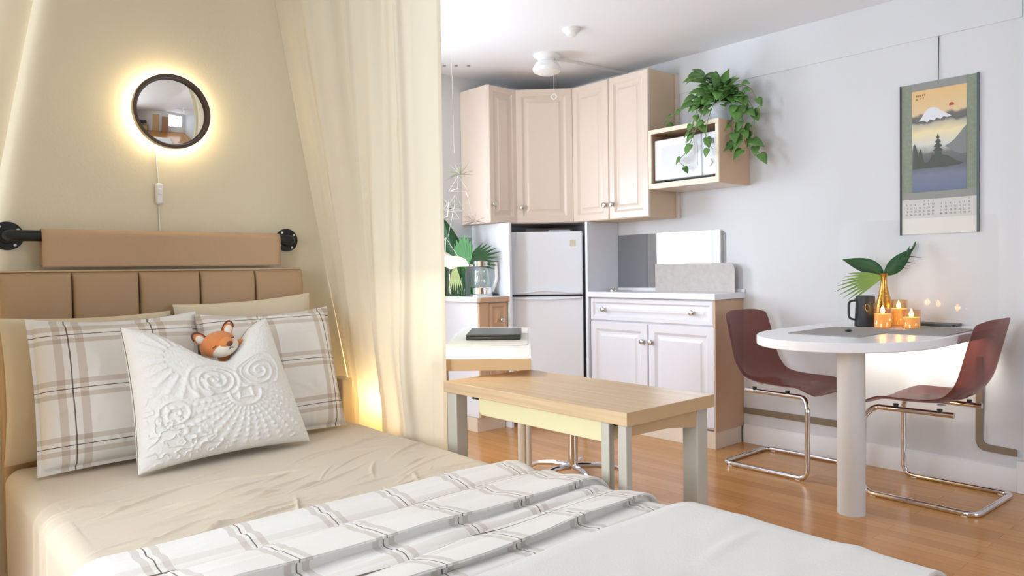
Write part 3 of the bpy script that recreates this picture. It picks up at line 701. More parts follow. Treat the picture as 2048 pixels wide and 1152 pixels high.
for a0, first, days in ((.028, 4, 31), (.188, 6, 30)):
    for d in range(1, days+1):
        i = first+d-1; col, row = i % 7, i//7
        if row > 4: row = 4; col = i-35 + 0
        a = a0+col*.0205; z = 1.382-row*.0165
        Mx = Matrix(((0,0,-1,cx-.0022),(-1,0,0,cy1-a),(0,1,0,z),(0,0,0,1)))
        q = text('n', str(d), .012, Mx, None); nb.add(q.v, q.f)
obj('dates', nb, mat('grey_print', (120, 122, 124), .8), t, smooth=0)
# clear sheet behind the table and brown cord covers
wsheet('wall_sheet', 1.106, 1.868, .768, 1.298, .02, XR-.0005, .004, clear_mat('acrylic_wall_sheet', (254, 254, 254), .01, .02, fk=.07), 'large clear sheet on the wall behind the dining table', 'panel', (1,1,0,0))
M_brown = mat('brown_cord_cover', (136, 120, 100), .5)
tag(obj('cord_cover', B().box(XR-.014, XR, 1.80, 2.44, .176, .212), M_brown, loc=(XR,2.1,.176), bevel=.003), 'straight brown cord cover on the wall behind the left chair', 'cord cover')
cc = B().slab([(0,.62),(0,.215),(.01,.185),(.03,.172),(.17,.165),(.17,.197),(.05,.203),(.035,.21),(.03,.23),(.03,.62)], (XR,1.196,0), (0,-1,0), (0,0,1), (-1,0,0), .014)
tag(obj('cord_cover', cc, M_brown, loc=(XR,1.1,.165), bevel=.002), 'brown cord cover turning a corner on the wall behind the right chair', 'cord cover')

# ------------------------------------------------------------------ dining table and what stands on it
TZ = .765; ty0, ty1, tcy = 1.108, 1.838, 1.473
t = thing('dining_table', 'white round-ended table fixed to the right wall on one thick leg', 'table', (3.175,1.42,0))
pts = [(XR-.006,ty0),(XR-.006,ty1)]
hwid = (ty1-ty0)/2
for i in range(33):
    a = PI/2+PI*i/32; pts.append((3.30-.49*abs(math.cos(a)), tcy+hwid*math.sin(a)))
obj('tabletop', B().prism(pts, TZ-.04, TZ), M_counter, t, bevel=.004, smooth=25)
obj('leg', B().cyl((3.175,1.42,0),(3.175,1.42,TZ-.0405), .056, seg=40), mat('warm_white_leg', (220, 219, 217), .35), t)
obj('leg_plate', B().cyl((3.175,1.42,TZ-.046),(3.175,1.42,TZ-.0402), .09, seg=40), M_whitep, t)
tp = Vector((0,0,TZ+.0005))
M_mat = mat('grey_woven_mat', (176, 172, 168), .8, bump=.5, bscale=400, var=.15, vscale=200)
tag(obj('placemat', B().slab(rnd_rect(3.12,3.58,1.36,1.68,.01), tp, (1,0,0), (0,1,0), (0,0,1), .003), M_mat, loc=(3.4,1.56,TZ)), 'grey woven placemat under the black mug', 'placemat')
tag(obj('placemat', B().slab(rnd_rect(3.375,3.80,1.125,1.352,.01), tp, (1,0,0), (0,1,0), (0,0,1), .003), M_mat, loc=(3.6,1.23,TZ)), 'grey woven placemat nearest the right chair', 'placemat')
tag(obj('pebble', B().ball((3.33,1.50,TZ+.0095), .022, .014, .006), M_dark, loc=(3.33,1.50,TZ+.004)), 'small flat dark pebble lying on the left placemat', 'pebble')
mz = TZ+.0037
t = thing('mug', 'tall matte black mug with gold mark on the table', 'mug', (3.705,1.585,TZ))
mc = Vector((3.705,1.585,TZ+.0005))
obj('cup', B().lathe([(.048,0),(.05,.004),(.0465,.07),(.043,.148),(.040,.15),(.039,.148),(.042,.01),(0,.008)], mc, 32), mat('matte_black', (44, 46, 48), .5), t)
obj('handle', B().tube(fillet([mc-r_*.042+uz*.128, mc-r_*.082+uz*.125, mc-r_*.082+uz*.04, mc-r_*.046+uz*.032], .03), .0055), MATS['matte_black'], t)
em = []
for i in range(30):
    a = i/29*2.2*PI; aa = (.006+.010*math.cos(a)*(1-i/60))/.046; em.append(mc+.0462*(Vector((-.92,-.39,0))*math.cos(aa)+Vector((.39,-.92,0))*math.sin(aa))+uz*(.098+.018*math.sin(a*.9)*(1-i/70)-.0005*i))
obj('emblem', B().tube(em, .0016, 6), mat('gold_print', (190, 150, 90), .35, .8), t)
t = thing('flower_vase', 'slim gold glass vase holding green leaves on the table', 'vase', (3.86,1.56,TZ))
vc = Vector((3.86,1.56,TZ+.0005))
obj('vase_body', B().lathe([(.036,0),(.042,.01),(.045,.05),(.040,.10),(.026,.15),(.0155,.20),(.014,.235),(.020,.258),(.018,.258),(.012,.235),(.012,.20),(0,.19)], vc, 28), M_gold, t)
vt = vc+uz*.25
obj('broad_leaf', blade(B(), vt, -r_*.80+uz*.42, uz*.8+tow*.6, .235, .085, .12, 12, .3), M_green, t, solid=.0008)
mb = B(); dv = (r_*.75+uz*.62).normalized(); blade(mb, vt, dv, uz*.7-r_*.7, .19, .075, -.05, 10, .2)
for i in range(6):
    q = .35+.11*i; base = vt+dv*.19*q; blade(mb, base, dv+(uz*.9-r_*.6)*(.5 if i % 2 else -.8), tow, .075, .026, .1, 6)
obj('lobed_leaf', mb, M_green, t, solid=.0008)
obj('palm_leaf', fan(B(), vt-uz*.01, -r_*.95-uz*.12, tow, .25, 9, .80, .013, .16), mat('bright_palm', (126, 160, 76), .5), t)
obj('stem', B().tube([vt-uz*.06, vt+uz*.004], .006), M_stem, t)
# LED candles
M_amber = clear_mat('amber_glass', (253, 238, 210), .06, .03, fk=.3)
M_wax = mat('amber_wax', (246, 208, 150), .6, emit=(255, 196, 110), estr=.30)
M_flame = mat('led_flame', (255, 220, 130), .4, emit=(255, 205, 100), estr=22)
g = 'glass candles on the dining table'
for (x, y, h, wh, lab) in ((3.66,1.485,.098,.068,'amber glass candle with flame, left one beside the mug'),
                           (3.83,1.478,.128,.085,'tallest amber glass candle, standing at the back between two others'),
                           (3.71,1.375,.088,.052,'shortest amber glass candle, rightmost of the three')):
    c = Vector((x,y,TZ+(.0005))); t = thing('led_candle', lab, 'candle', tuple(c), g)
    R_ = .040
    obj('glass', B().lathe([(0,.001),(R_,.001),(R_,h)], c, 28, cap=False), M_amber, t, solid=.002)
    wx = obj('wax', B().lathe([(R_-.004,.004),(R_-.004,wh),(R_-.010,wh-.003),(0,wh-.005)], c, 28), M_wax, t)
    obj('flame', B().lathe([(.001,0),(.008,.007),(.010,.017),(.006,.030),(.0005,.042)], c+uz*(wh-.002), 14), M_flame, t)
    point('candle_glow', tuple(c+uz*(wh+.016)+tow*.0), .5, (1,.76,.42), .012)
tag(obj('serving_tray', B().slab(rnd_rect(3.885,4.00,1.25,1.45,.012), tp, (1,0,0),(0,1,0),(0,0,1), .012), mat('black_tray', (54, 60, 60), .35), loc=(3.94,1.35,TZ)),
    'flat black tray against the wall right of the candles', 'tray')
tag(obj('paper_slip', B().box(3.76, 3.82, 1.30, 1.345, TZ+.0006, TZ+.0016), M_white, loc=(3.79,1.32,TZ)), 'small white paper slip on the table in front of the tray', 'paper')
# lamp under the table
t = thing('under_table_lamp', 'small bright puck lamp under the dining table lighting the wall', 'lamp', (3.90,1.46,TZ-.06))
obj('puck', B().lathe([(.035,-.016),(.038,-.012),(.038,0)], (3.90,1.46,TZ-.0405), 24), M_whitep, t)
obj('lens', B().lathe([(0,-.0185),(.03,-.0165)], (3.90,1.46,TZ-.0405), 24, cap=False), mat('lamp_lens', (255, 248, 235), .4, emit=(255, 244, 224), estr=14), t)
for y in (1.62, 1.30):
    l = bpy.data.lights.new('under_table_glow', 'SPOT'); l.energy = 4; l.color = (1,.93,.84); l.spot_size = 1.7; l.spot_blend = .35; l.shadow_soft_size = .02
    o = bpy.data.objects.new('under_table_glow', l); COL.objects.link(o); o.location = (3.83, y, TZ-.07); o.rotation_euler = Vector((1,0,-.45)).to_track_quat('-Z','Y').to_euler()

# ------------------------------------------------------------------ cantilever chairs
M_red = bpy.data.materials.new('red_brown_clear_plastic'); M_red.use_nodes = True
nt = M_red.node_tree; nt.nodes.clear(); o_ = nt.nodes.new('ShaderNodeOutputMaterial')
tb = nt.nodes.new('ShaderNodeBsdfTransparent'); tb.inputs[0].default_value = lin((210, 152, 138))
pb = nt.nodes.new('ShaderNodeBsdfPrincipled'); pb.inputs['Base Color'].default_value = lin((130, 92, 88)); pb.inputs['Roughness'].default_value = .18
mx = nt.nodes.new('ShaderNodeMixShader'); mx.inputs[0].default_value = .52
nt.links.new(tb.outputs[0], mx.inputs[1]); nt.links.new(pb.outputs[0], mx.inputs[2]); nt.links.new(mx.outputs[0], o_.inputs[0])
def make_chair(label):
    """faces +y, origin on the floor below the seat"""
    t = thing('cantilever_chair', label, 'chair', (0,0,0), 'clear red-brown chairs at the dining table')
    # side curve (y, z, half width)
    prof = [(-.262,.828,.195),(-.254,.80,.212),(-.238,.74,.219),(-.220,.67,.222),(-.203,.60,.224),(-.187,.545,.225),(-.158,.50,.224),(-.128,.467,.226),(-.085,.449,.228),(-.03,.441,.230),
            (.04,.437,.232),(.11,.437,.232),(.17,.438,.230),(.215,.433,.222),(.245,.420,.205),(.255,.412,.195)]
    m = 17; P = np.zeros((len(prof), m, 3))
    for i, (y, z, w) in enumerate(prof):
        a = np.array(prof[max(i-1,0)][:2]); c = np.array(prof[min(i+1,len(prof)-1)][:2]); tg = c-a; tg /= np.linalg.norm(tg)
        n = np.array([-tg[1], tg[0]]);  n = -n if (n[1] < 0 and abs(n[1]) > .3) or (abs(n[1]) <= .3 and n[0] < 0) else n
        for j in range(m):
            q = -1+2*j/(m-1)
            lift = .030*abs(q)**3*(1 if i < 13 else .3)
            P[i, j] = (q*w, y+n[0]*lift, z+n[1]*lift)
    for i in (0,):
        for j in range(m): P[i, j, 2] -= .028*abs(-1+2*j/(m-1))**4
    b = B().grid(P); obj('seat_shell', b, M_red, t, solid=.006, smooth=60, sub=1)
    tb_ = fillet([(.165,-.13,.410),(.178,.205,.408),(.215,.238,.36),(.222,.238,.012),(.222,-.235,.012),(-.222,-.235,.012),(-.222,.238,.012),(-.215,.238,.36),(-.178,.205,.408),(-.165,-.13,.410)], .05, 7)
    obj('sled_frame', B().tube(tb_, .0125, 12), M_chrome, t, smooth=60)
    for x in (-.185, .185):
        for y in (-.075, .11):
            obj('mount', B().cyl((x*.93,y,.4165),(x*.93,y,.4325), .009, .012), M_dark, t)
            obj('screw_cap', B().lathe([(.017,0),(.017,.003),(0,.004)], (x*.72,y*.9,.4425), 20), M_whitep, t)
    for x in (-.222,.222):
        for y in (.19,-.19): obj('glide', B().box(x-.008,x+.008,y-.012,y+.012,0,.006), M_whitep, t)
    return t
ch = make_chair('clear red-brown chair with its back to the white base cabinet')
ch2 = copy_tree(ch); ch2['label'] = 'clear red-brown chair on the right, its back to the white door casing'
ch.location = (3.70,2.01,0); ch.rotation_euler = (0,0,PI)
ch2.location = (3.70,1.26,0); ch2.rotation_euler = (0,0,-.03)

# ------------------------------------------------------------------ desk beside the bed
DX0, DX1, DY0, DY1, DZ = 1.400, 1.775, 1.175, 1.935, .715
t = thing('desk', 'light wood desk beside the bed with a cream tray under its top', 'desk', (1.6,1.55,0))
obj('tabletop', B().box(DX0, DX1, DY0, DY1, DZ-.034, DZ), M_top, t, bevel=.0015)
z = DZ-.0345
obj('leg', B().box(DX1-.062, DX1-.012, DY0+.012, DY0+.062, 0, z), M_greyleg, t, bevel=.004)
obj('leg', B().box(DX0+.004, DX0+.028, DY0+.006, DY0+.032, 0, z), M_greyleg, t, bevel=.003)
obj('gate_leg', B().box(DX0+.004, DX0+.026, DY0+.062, DY0+.088, 0, z), M_greyleg, t, bevel=.003)
obj('leg', B().box(DX0+.004, DX0+.05, DY1-.06, DY1-.012, 0, z), M_greyleg, t, bevel=.004)
obj('apron', B().slab([(DX0+.028,0),(DX1-.062,0),(DX1-.062,-.05),(DX0+.19,-.034),(DX0+.028,-.030)], (0,DY0+.034,z), (1,0,0), (0,0,1), (0,-1,0), .018), M_oldbeech, t)
obj('edge_band', B().box(DX0, DX1, DY0-.0012, DY0-.0001, DZ-.034, DZ), M_oldbeech, t)
obj('apron', B().box(DX1-.04, DX1-.02, DY0+.062, DY1-.062, z-.05, z), M_oldbeech, t)
tr = obj('drawer_tray', B().slab(rnd_rect(1.275,1.79,.622,.6795,.018,4,(0,0,0,1)), (1.428,0,0), (0,1,0), (0,0,1), (1,0,0), .20), M_tray, t, bevel=.002)
for y in (1.262, 1.80): obj('tray_bracket', B().box(1.45, 1.60, y, y+.03, .664, z).box(1.44,1.60,y-.012,y+.042,.6645,.668), M_dark, t)
# second, higher table turned towards the kitchen
A = Vector((1.672,1.812,0)); du = (Vector((2.539,2.755,0))-A).normalized(); dw = Vector((-du.y,du.x,0)); LB, WB = 1.283, .345
BZ = .775
ctr = A+du*(LB/2)+dw*(WB/2)
t = thing('side_table', 'higher narrow table turned to the kitchen, carrying the laptop', 'table', (ctr.x,ctr.y,0))
obj('tabletop', B().obox(ctr+uz*(BZ-.0213), du, dw, uz, LB/2, WB/2, .0197), M_oldbeech, t, bevel=.001)
obj('top_surface', B().obox(ctr+uz*(BZ-.0008), du, dw, uz, LB/2, WB/2, .0008), M_counter, t)
def onb(a, w, z=0): return A+du*a+dw*w+uz*z
fr = B()
obj('leg', B().cyl(onb(LB-.05,.045,.022), onb(LB-.05,.045,BZ-.0415), .024, seg=20), M_greyleg, t)
obj('foot_bar', B().obox(onb(LB-.05,.16,.011), du, dw, uz, .03, .16, .011), M_greyleg, t, bevel=.006)
obj('leg', B().cyl(onb(.12,.31,.0), onb(.12,.31,BZ-.0415), .02, seg=20), M_greyleg, t)
obj('cable_post', B().cyl(onb(LB-.075,.015,.022), onb(LB-.075,.015,BZ-.0415), .013, seg=16), M_greyleg, t)
mp_ = rnd_rect(.40,LB-.02,.012,WB-.01,.04)
tag(obj('desk_mat', B().slab(mp_, A+uz*(BZ+.0005), du, dw, uz, .003), mat('white_desk_mat', (240, 238, 230), .3), loc=tuple(ctr+uz*BZ)), 'white rounded desk mat under the laptop', 'desk mat')
lp = A+du*.775+dw*.155
t = thing('laptop', 'closed dark grey laptop on the white mat of the higher table', 'laptop', tuple(lp+uz*BZ))
lz = BZ+.004
obj('base', B().obox(lp+uz*(lz+.008), du, dw, uz, .17, .115, .0075), M_laptop, t, bevel=.004)
obj('lid', B().obox(lp+uz*(lz+.0195), du, dw, uz, .17, .115, .0035), mat('laptop_lid', (92, 96, 92), .35, .3), t, bevel=.003)
hx_ = B()
for s_ in (-1,1): hx_.cyl(lp+du*.168+dw*(s_*.07-.02)+uz*(lz+.016), lp+du*.168+dw*(s_*.07+.02)+uz*(lz+.016), .004)
obj('hinge', hx_, M_dark, t)
for a in (-1,1):
    for w in (-1,1): obj('foot', B().cyl(lp+du*.15*a+dw*.095*w+uz*(lz-.0003), lp+du*.15*a+dw*.095*w+uz*(lz+.001), .006), M_dark, t)
# desk lamp
lb_ = onb(.10,.322,BZ+.0005); hd = Vector((1.560,2.10,1.098))
t = thing('desk_lamp', 'glowing white dome desk lamp at the curtain edge', 'lamp', tuple(lb_))
obj('base', B().obox(lb_+uz*.016, du, dw, uz, .02, .016, .016), M_whitep, t)
obj('arm', B().tube(fillet([lb_+uz*.012, lb_+uz*.34-r_*.03, hd+uz*.05-r_*.05, hd+uz*.022], .05), .006), M_whitep, t)
obj('lamp_shade', B().lathe([(.0,.024),(.03,.022),(.052,.012),(.062,-.004),(.064,-.014),(.058,-.014),(.05,.004),(0,.016)], hd, 32, cap=False), mat('glowing_shade', (250, 244, 228), .4, emit=(255, 240, 205), estr=.8), t)
obj('bulb', B().ball(hd-uz*.004, .018), mat('warm_bulb', (255, 240, 210), .4, emit=(255, 226, 170), estr=3), t)
dl = area('desk_lamp_light', tuple(hd-uz*.02), (0, 0, -1), .07, .07, 1.6, (1, .90, .70)); dl.data.shape = 'DISK'
# chrome pedestal stool behind the desk
sc_ = Vector((2.73,2.65,0))
t = thing('pedestal_stool', 'chrome pedestal stool standing behind the desk, only column and foot showing', 'stool', tuple(sc_))
obj('column', B().cyl(sc_+uz*.05, sc_+uz*.40, .027, seg=24), M_chrome, t)
obj('seat', B().lathe([(.0,.40),(.15,.405),(.165,.42),(.16,.445),(0,.45)], sc_, 32), M_dark, t)
for i in range(5):
    a = -.72+i*2*PI/5; d = Vector((math.cos(a),math.sin(a),0))
    obj('foot', B().tube([sc_+d*.02+uz*.055, sc_+d*.12+uz*.055, sc_+d*.22+uz*.04, sc_+d*.27+uz*.016], [.016,.014,.012,.012]), M_chrome, t)
tag(obj('floor_mat', B().slab(rnd_rect(1.95,2.72,1.40,2.35,.06), (0,0,.0005), (1,0,0),(0,1,0),(0,0,1), .002), clear_mat('clear_floor_mat', (252, 251, 250), .0, .22, fk=.16), loc=(2.3,1.9,0)),
    'clear glossy floor mat on the wood floor behind the desk', 'mat')

# ------------------------------------------------------------------ bed
BX0, BX1, BTOP, BY0, BY1 = .284, 1.345, .53, .50, 2.515
def drape_path(x0, x1, zt, dl, dr, r, ns, flare=0):
    """cross-section points from the left hem over the top to the right hem; returns pts, arc length, normals"""
    pts = []
    zl = zt-dl
    for i in range(ns//4): q = i/(ns//4); pts.append((x0-flare*(1-q)**2, zl+(zt-r-zl)*q))
    for i in range(9): a = PI-PI/2*i/8; pts.append((x0+r+r*math.cos(a), zt-r+r*math.sin(a)))
    for i in range(1, ns): pts.append((x0+r+(x1-x0-2*r)*i/ns, zt))
    for i in range(9): a = PI/2-PI/2*i/8; pts.append((x1-r+r*math.cos(a), zt-r+r*math.sin(a)))
    zr = zt-dr
    for i in range(1, ns//4+1): q = i/(ns//4); pts.append((x1+flare*q**2, zt-r+(zr-zt+r)*q))
    P = np.array(pts); d = np.diff(P, axis=0); s = np.concatenate([[0], np.cumsum(np.hypot(d[:,0], d[:,1]))])
    T = np.gradient(P, axis=0); T /= np.linalg.norm(T, axis=1)[:, None]; N = np.stack([-T[:,1], T[:,0]], 1)
    return P, s, N
def drape(b, x0, x1, y0, y1, zt, dl, dr, r, ns, ny, hf, flare=0, yr=0):
    P, s, N = drape_path(x0, x1, zt, dl, dr, r, ns, flare); n = len(P)
    ys = np.linspace(y0, y1, ny) if np.isscalar(ny) else ny; ny = len(ys); G = np.zeros((ny, n, 3)); U = np.zeros((ny, n, 2))
    SS, YY = np.meshgrid(s, ys); XX = np.broadcast_to(P[:,0], SS.shape)
    Hh = hf(XX, YY, SS)
    for i, y in enumerate(ys):
        e = 0
        if yr:
            dd = min(y-y0, y1-y)
            if dd < yr: e = yr-math.sqrt(max(0, yr*yr-(yr-dd)**2))
        G[i,:,0] = P[:,0]+N[:,0]*(Hh[i]-e*.6); G[i,:,1] = y; G[i,:,2] = P[:,1]+N[:,1]*(Hh[i]-e)
        U[i,:,0] = s; U[i,:,1] = y
    b.grid(G, U); return b
def wrinkles(rs_, n, xr, yr_, ang, L, Wd, amp):
    W_ = [(rs_.uniform(*xr), rs_.uniform(*yr_), rs_.uniform(*ang), rs_.uniform(*L), rs_.uniform(*Wd), rs_.uniform(*amp), rs_.uniform(-2.5,2.5)) for _ in range(n)]
    def f(X, Y):
        o = np.zeros_like(X)
        for x, y, a, l, w, am, cv in W_:
            u = (X-x)*math.cos(a)+(Y-y)*math.sin(a); v = -(X-x)*math.sin(a)+(Y-y)*math.cos(a)-cv*u*u*.5
            m_ = (np.abs(u) < l); o += np.where(m_, am*np.cos(np.clip(u/l,-1,1)*PI/2)**2*np.exp(-(v/w)**2), 0)
        return o
    return f
t = thing('bed', 'bed with beige fitted sheet and padded tan headboard', 'bed', (.81,1.5,0))
obj('bed_base', B().box(BX0+.03, BX1-.03, BY0+.04, BY1-.03, .12, .24), M_tan, t, bevel=.01)
for x in (BX0+.08, BX1-.13):
    for y in (BY0+.10, BY1-.15): obj('leg', B().box(x, x+.05, y, y+.05, 0, .12), M_dark, t, bevel=.004)
w1 = wrinkles(random.Random(3), 60, (.32,1.33), (1.48,2.1), (-.2,.55), (.05,.22), (.003,.007), (.003,.007))
w2 = wrinkles(random.Random(4), 14, (.3,.75), (1.5,1.85), (-.2,.35), (.06,.16), (.004,.008), (.003,.007))
w3 = wrinkles(random.Random(5), 10, (.6,1.3), (1.55,1.85), (.3,1.2), (.05,.12), (.003,.006), (.002,.004))
def sheet_h(X, Y, Sx):
    return w1(X,Y)+w2(X,Y)+w3(X,Y)+.004*vnoise(X*6,Y*6,2)+.003*vnoise(Sx*14+3,Y*5,8)*((X < BX0+.05) | (X > BX1-.05))
b = drape(B(), BX0, BX1, BY0, BY1, BTOP, .31, .31, .045, 330, np.concatenate([np.linspace(BY0,1.40,40)[:-1], np.linspace(1.40,2.26,300), np.linspace(2.26,BY1,36)[1:]]), sheet_h, 0, .04)
obj('mattress', b, M_sheet, t, smooth=60)
# headboard
HB = [.292,.476,.662,.85,1.038,1.217]; HZ = 1.082; HY = 2.525
hb = obj('headboard', B().box(HB[0], HB[-1], HY+.035, YH-.012, .2, HZ+.006), M_tan, t, bevel=.012)
def pad(x0, x1, z0, z1):
    n, m = 40, 50; P = np.zeros((n, m, 3))
    for i in range(n):
        for j in range(m):
            a = math.sin(PI/2*(-1+2*i/(n-1))); c = math.sin(PI/2*(-1+2*j/(m-1)))
            bul = (1-abs(a)**22)*(1-abs(c)**26)
            P[i, j] = (x0+(x1-x0)*(a+1)/2, HY+.034-.026*bul**.5-.005*(1-a*a)*(1-c*c), z0+(z1-z0)*(c+1)/2)
    return B().grid(P)
for a, c in zip(HB, HB[1:]): obj('headboard_panel', pad(a+.0008, c-.0008, .2, HZ), M_tan, hb, smooth=60)
obj('piping', B().tube([(HB[0]+.004, HY+.036, HZ+.004), (HB[-1]-.004, HY+.036, HZ+.004)], .0035, 8), mat('tan_piping', (214, 184, 148), .5), hb)

# plaid duvet, turned back in pleats, and the plain comforter over the foot
# (fold line y, height, soft width towards the head, steep width towards the foot, skew)
ridges = [(1.500,.012,.060,.012,.0),(1.455,.010,.030,.022,.04),(1.232,.034,.085,.006,.0),(1.345,.010,.03,.03,.04),(1.160,.010,.028,.02,.05),(1.052,.030,.060,.006,.05),(.992,.006,.02,.008,.03),(1.402,-.008,.010,.006,.05),(1.138,-.007,.008,.005,.06)]
wd = wrinkles(random.Random(9), 40, (.3,1.4), (.98,1.5), (-.10,.22), (.10,.28), (.005,.012), (.001,.0045))
def duvet_h(X, Y, Sx):
    o = np.zeros_like(X)
    for y0, am, w, w2_, sk in ridges:
        yc = y0+sk*(X-.8)+.022*vnoise(X*3+y0*9, X*0+y0*5, 5)
        q = Y-yc
        o += am*(.75+.5*(vnoise(X*4+y0*31, X*0+2.3, 6)+.5))*np.where(q < 0, np.exp(-(q/w2_)**2), np.exp(-(q/w)**2))
    return .008+o*.8+wd(X,Y)*.8+.006*vnoise(X*5+Sx*2,Y*7,12)
b = drape(B(), BX0-.012, BX1+.008, .88, 1.525, BTOP+.003, .30, .26, .05, 300, np.concatenate([np.linspace(.88,.93,8)[:-1], np.linspace(.93,1.525,330)]), duvet_h, .004)
A0 = np.array(b.v); onmid = np.clip((A0[:,2]-(BTOP-.10))/.08, 0, 1); dy = np.zeros(len(A0))
for y0, am, w, w2_, sk in ridges:
    if am < .03: continue
    yc = y0+sk*(A0[:,0]-.8)+.022*vnoise(A0[:,0]*3+y0*9, A0[:,0]*0+y0*5, 5); q = A0[:,1]-yc
    dy -= .036*np.exp(-((q-.010)/.022)**2)/(1+np.exp(-np.clip((q+.001)/.0022, -40, 40)))*onmid
cmid = [(u_[0]-b.v[i_][0]) for i_, u_ in b.uv.items() if abs(b.v[i_][0]-.8) < .01][0]
A0[:,1] += dy; b.v = [tuple(map(float, q)) for q in A0]
b.uv = {i_: ((u_[0]-cmid)*1.525-.0128, u_[1]*.79-.0497) for i_, u_ in b.uv.items()}
tag(obj('plaid_duvet', b, M_plaidd, loc=(.81,1.2,BTOP), smooth=60, solid=.003), 'white and taupe plaid duvet pleated across the middle of the bed', 'duvet')
wc = wrinkles(random.Random(10), 18, (.3,1.4), (.5,.98), (-.5,1.0), (.08,.24), (.012,.03), (.002,.005))
def comf_h(X, Y, Sx):
    edge = np.clip((.965+.02*vnoise(X*5,X*0,3)-Y)/.05, 0, 1)
    return .010+.018*np.sqrt(edge)+wc(X,Y)*edge+.014*vnoise(X*3.2,Y*3.2,14)*edge
b = drape(B(), BX0-.010, BX1-.004, .44, .972, BTOP+.010, .33, .28, .07, 150, 150, comf_h, .03)
tag(obj('comforter', b, M_comf, loc=(.81,.7,BTOP), smooth=60, solid=.008), 'plain off-white comforter folded over the foot of the bed', 'comforter')

# ------------------------------------------------------------------ pillows
def pillow(name, m, label, cat, o, w, h, th, lean, yaw=0, roll=0, n=64, pinch=.05, fl=0, hf=None, shape=None, uv0=(0,0), group=None, parent=None):
    """upright cushion: o = middle of the lower edge, leaning back by lean metres over its height"""
    o = Vector(o); ex = Vector((math.cos(yaw), math.sin(yaw), 0)); ey = Vector((-math.sin(yaw)*lean, math.cos(yaw)*lean, h)).normalized(); ez = ex.cross(ey)   # towards the foot
    if roll: R_ = Matrix.Rotation(roll, 3, ez); ex = R_ @ ex; ey = R_ @ ey
    g_ = np.linspace(-1, 1, n); A_, C_ = np.meshgrid(g_, g_, indexing='ij')
    # edges drawn in between the corners
    X = A_*w/2*(1-pinch*(1-C_**2)*np.abs(A_)**2); Yy = (C_+1)/2*h
    Yy = Yy+pinch*h*.5*(1-A_**2)*(-C_)*np.abs(C_)
    a_ = np.clip(np.abs(A_)/(1-fl/w*2) if fl else np.abs(A_), 0, 1); c_ = np.clip(np.abs(C_)/(1-fl/h*2) if fl else np.abs(C_), 0, 1)
    T = th/2*np.sqrt(np.clip((1-a_**2.6)*(1-c_**2.6), 0, 1))**.85+.002
    if shape: X, Yy, T = shape(A_, C_, X, Yy, T)
    b = B(); fr_ = T.copy()
    if hf is not None: fr_ = fr_+hf(A_, C_)
    for sgn, Tt in ((1, fr_), (-1, T)):
        P = np.zeros((n, n, 3)); 
        for k_ in range(3): P[:,:,k_] = o[k_]+X*ex[k_]+Yy*ey[k_]+sgn*Tt*ez[k_]
        U = np.stack([X+uv0[0], Yy+uv0[1]], 2)
        if sgn < 0: P = P[::-1]; U = U[::-1]
        b.grid(P, U)
    ob = obj(name, b, m, parent, smooth=60, loc=None if parent else tuple(o))
    if not parent: tag(ob, label, cat, group)
    return ob
def crease(seed, amp):
    f = wrinkles(random.Random(seed), 26, (-1,1), (-1,1), (-3,3), (.08,.35), (.015,.05), (amp*.4, amp))
    return lambda A_, C_: f(A_, C_)*(1-np.abs(A_)**8)*(1-np.abs(C_)**8)+amp*1.2*vnoise(A_*3+7, C_*3+7, seed)*(1-A_**4)*(1-C_**4)
def droop(A_, C_, X, Yy, T): return X, Yy-.012*(1-A_**2)*(C_ > 0)*C_, T
pillow('pillow', M_creamc, 'cream pillow leaning on the headboard behind the left plaid pillow', 'pillow', (.51,2.472,BTOP+.012), .455, .415, .07, .02, hf=crease(1,.004), group='cream pillows at the headboard')
pillow('pillow', M_creamc, 'cream pillow leaning on the headboard behind the right plaid pillow', 'pillow', (1.0,2.472,BTOP+.028), .47, .43, .07, .02, roll=.05, hf=crease(2,.004), group='cream pillows at the headboard')
pillow('plaid_pillow', M_plaid, 'left plaid pillow, its lower corner free beside the white cushion', 'pillow', (.562,2.300,BTOP+.008), .455, .43, .12, .11, yaw=.02, fl=.012, n=80, pinch=.035, hf=crease(5,.005), shape=droop, uv0=(.1725,.107), group='plaid pillows')
pillow('plaid_pillow', M_plaid, 'right plaid pillow, nearest the curtain', 'pillow', (1.018,2.297,BTOP+.008), .462, .425, .12, .115, yaw=.03, roll=.01, fl=.012, n=80, pinch=.035, hf=crease(6,.005), shape=droop, uv0=(.065,.090), group='plaid pillows')
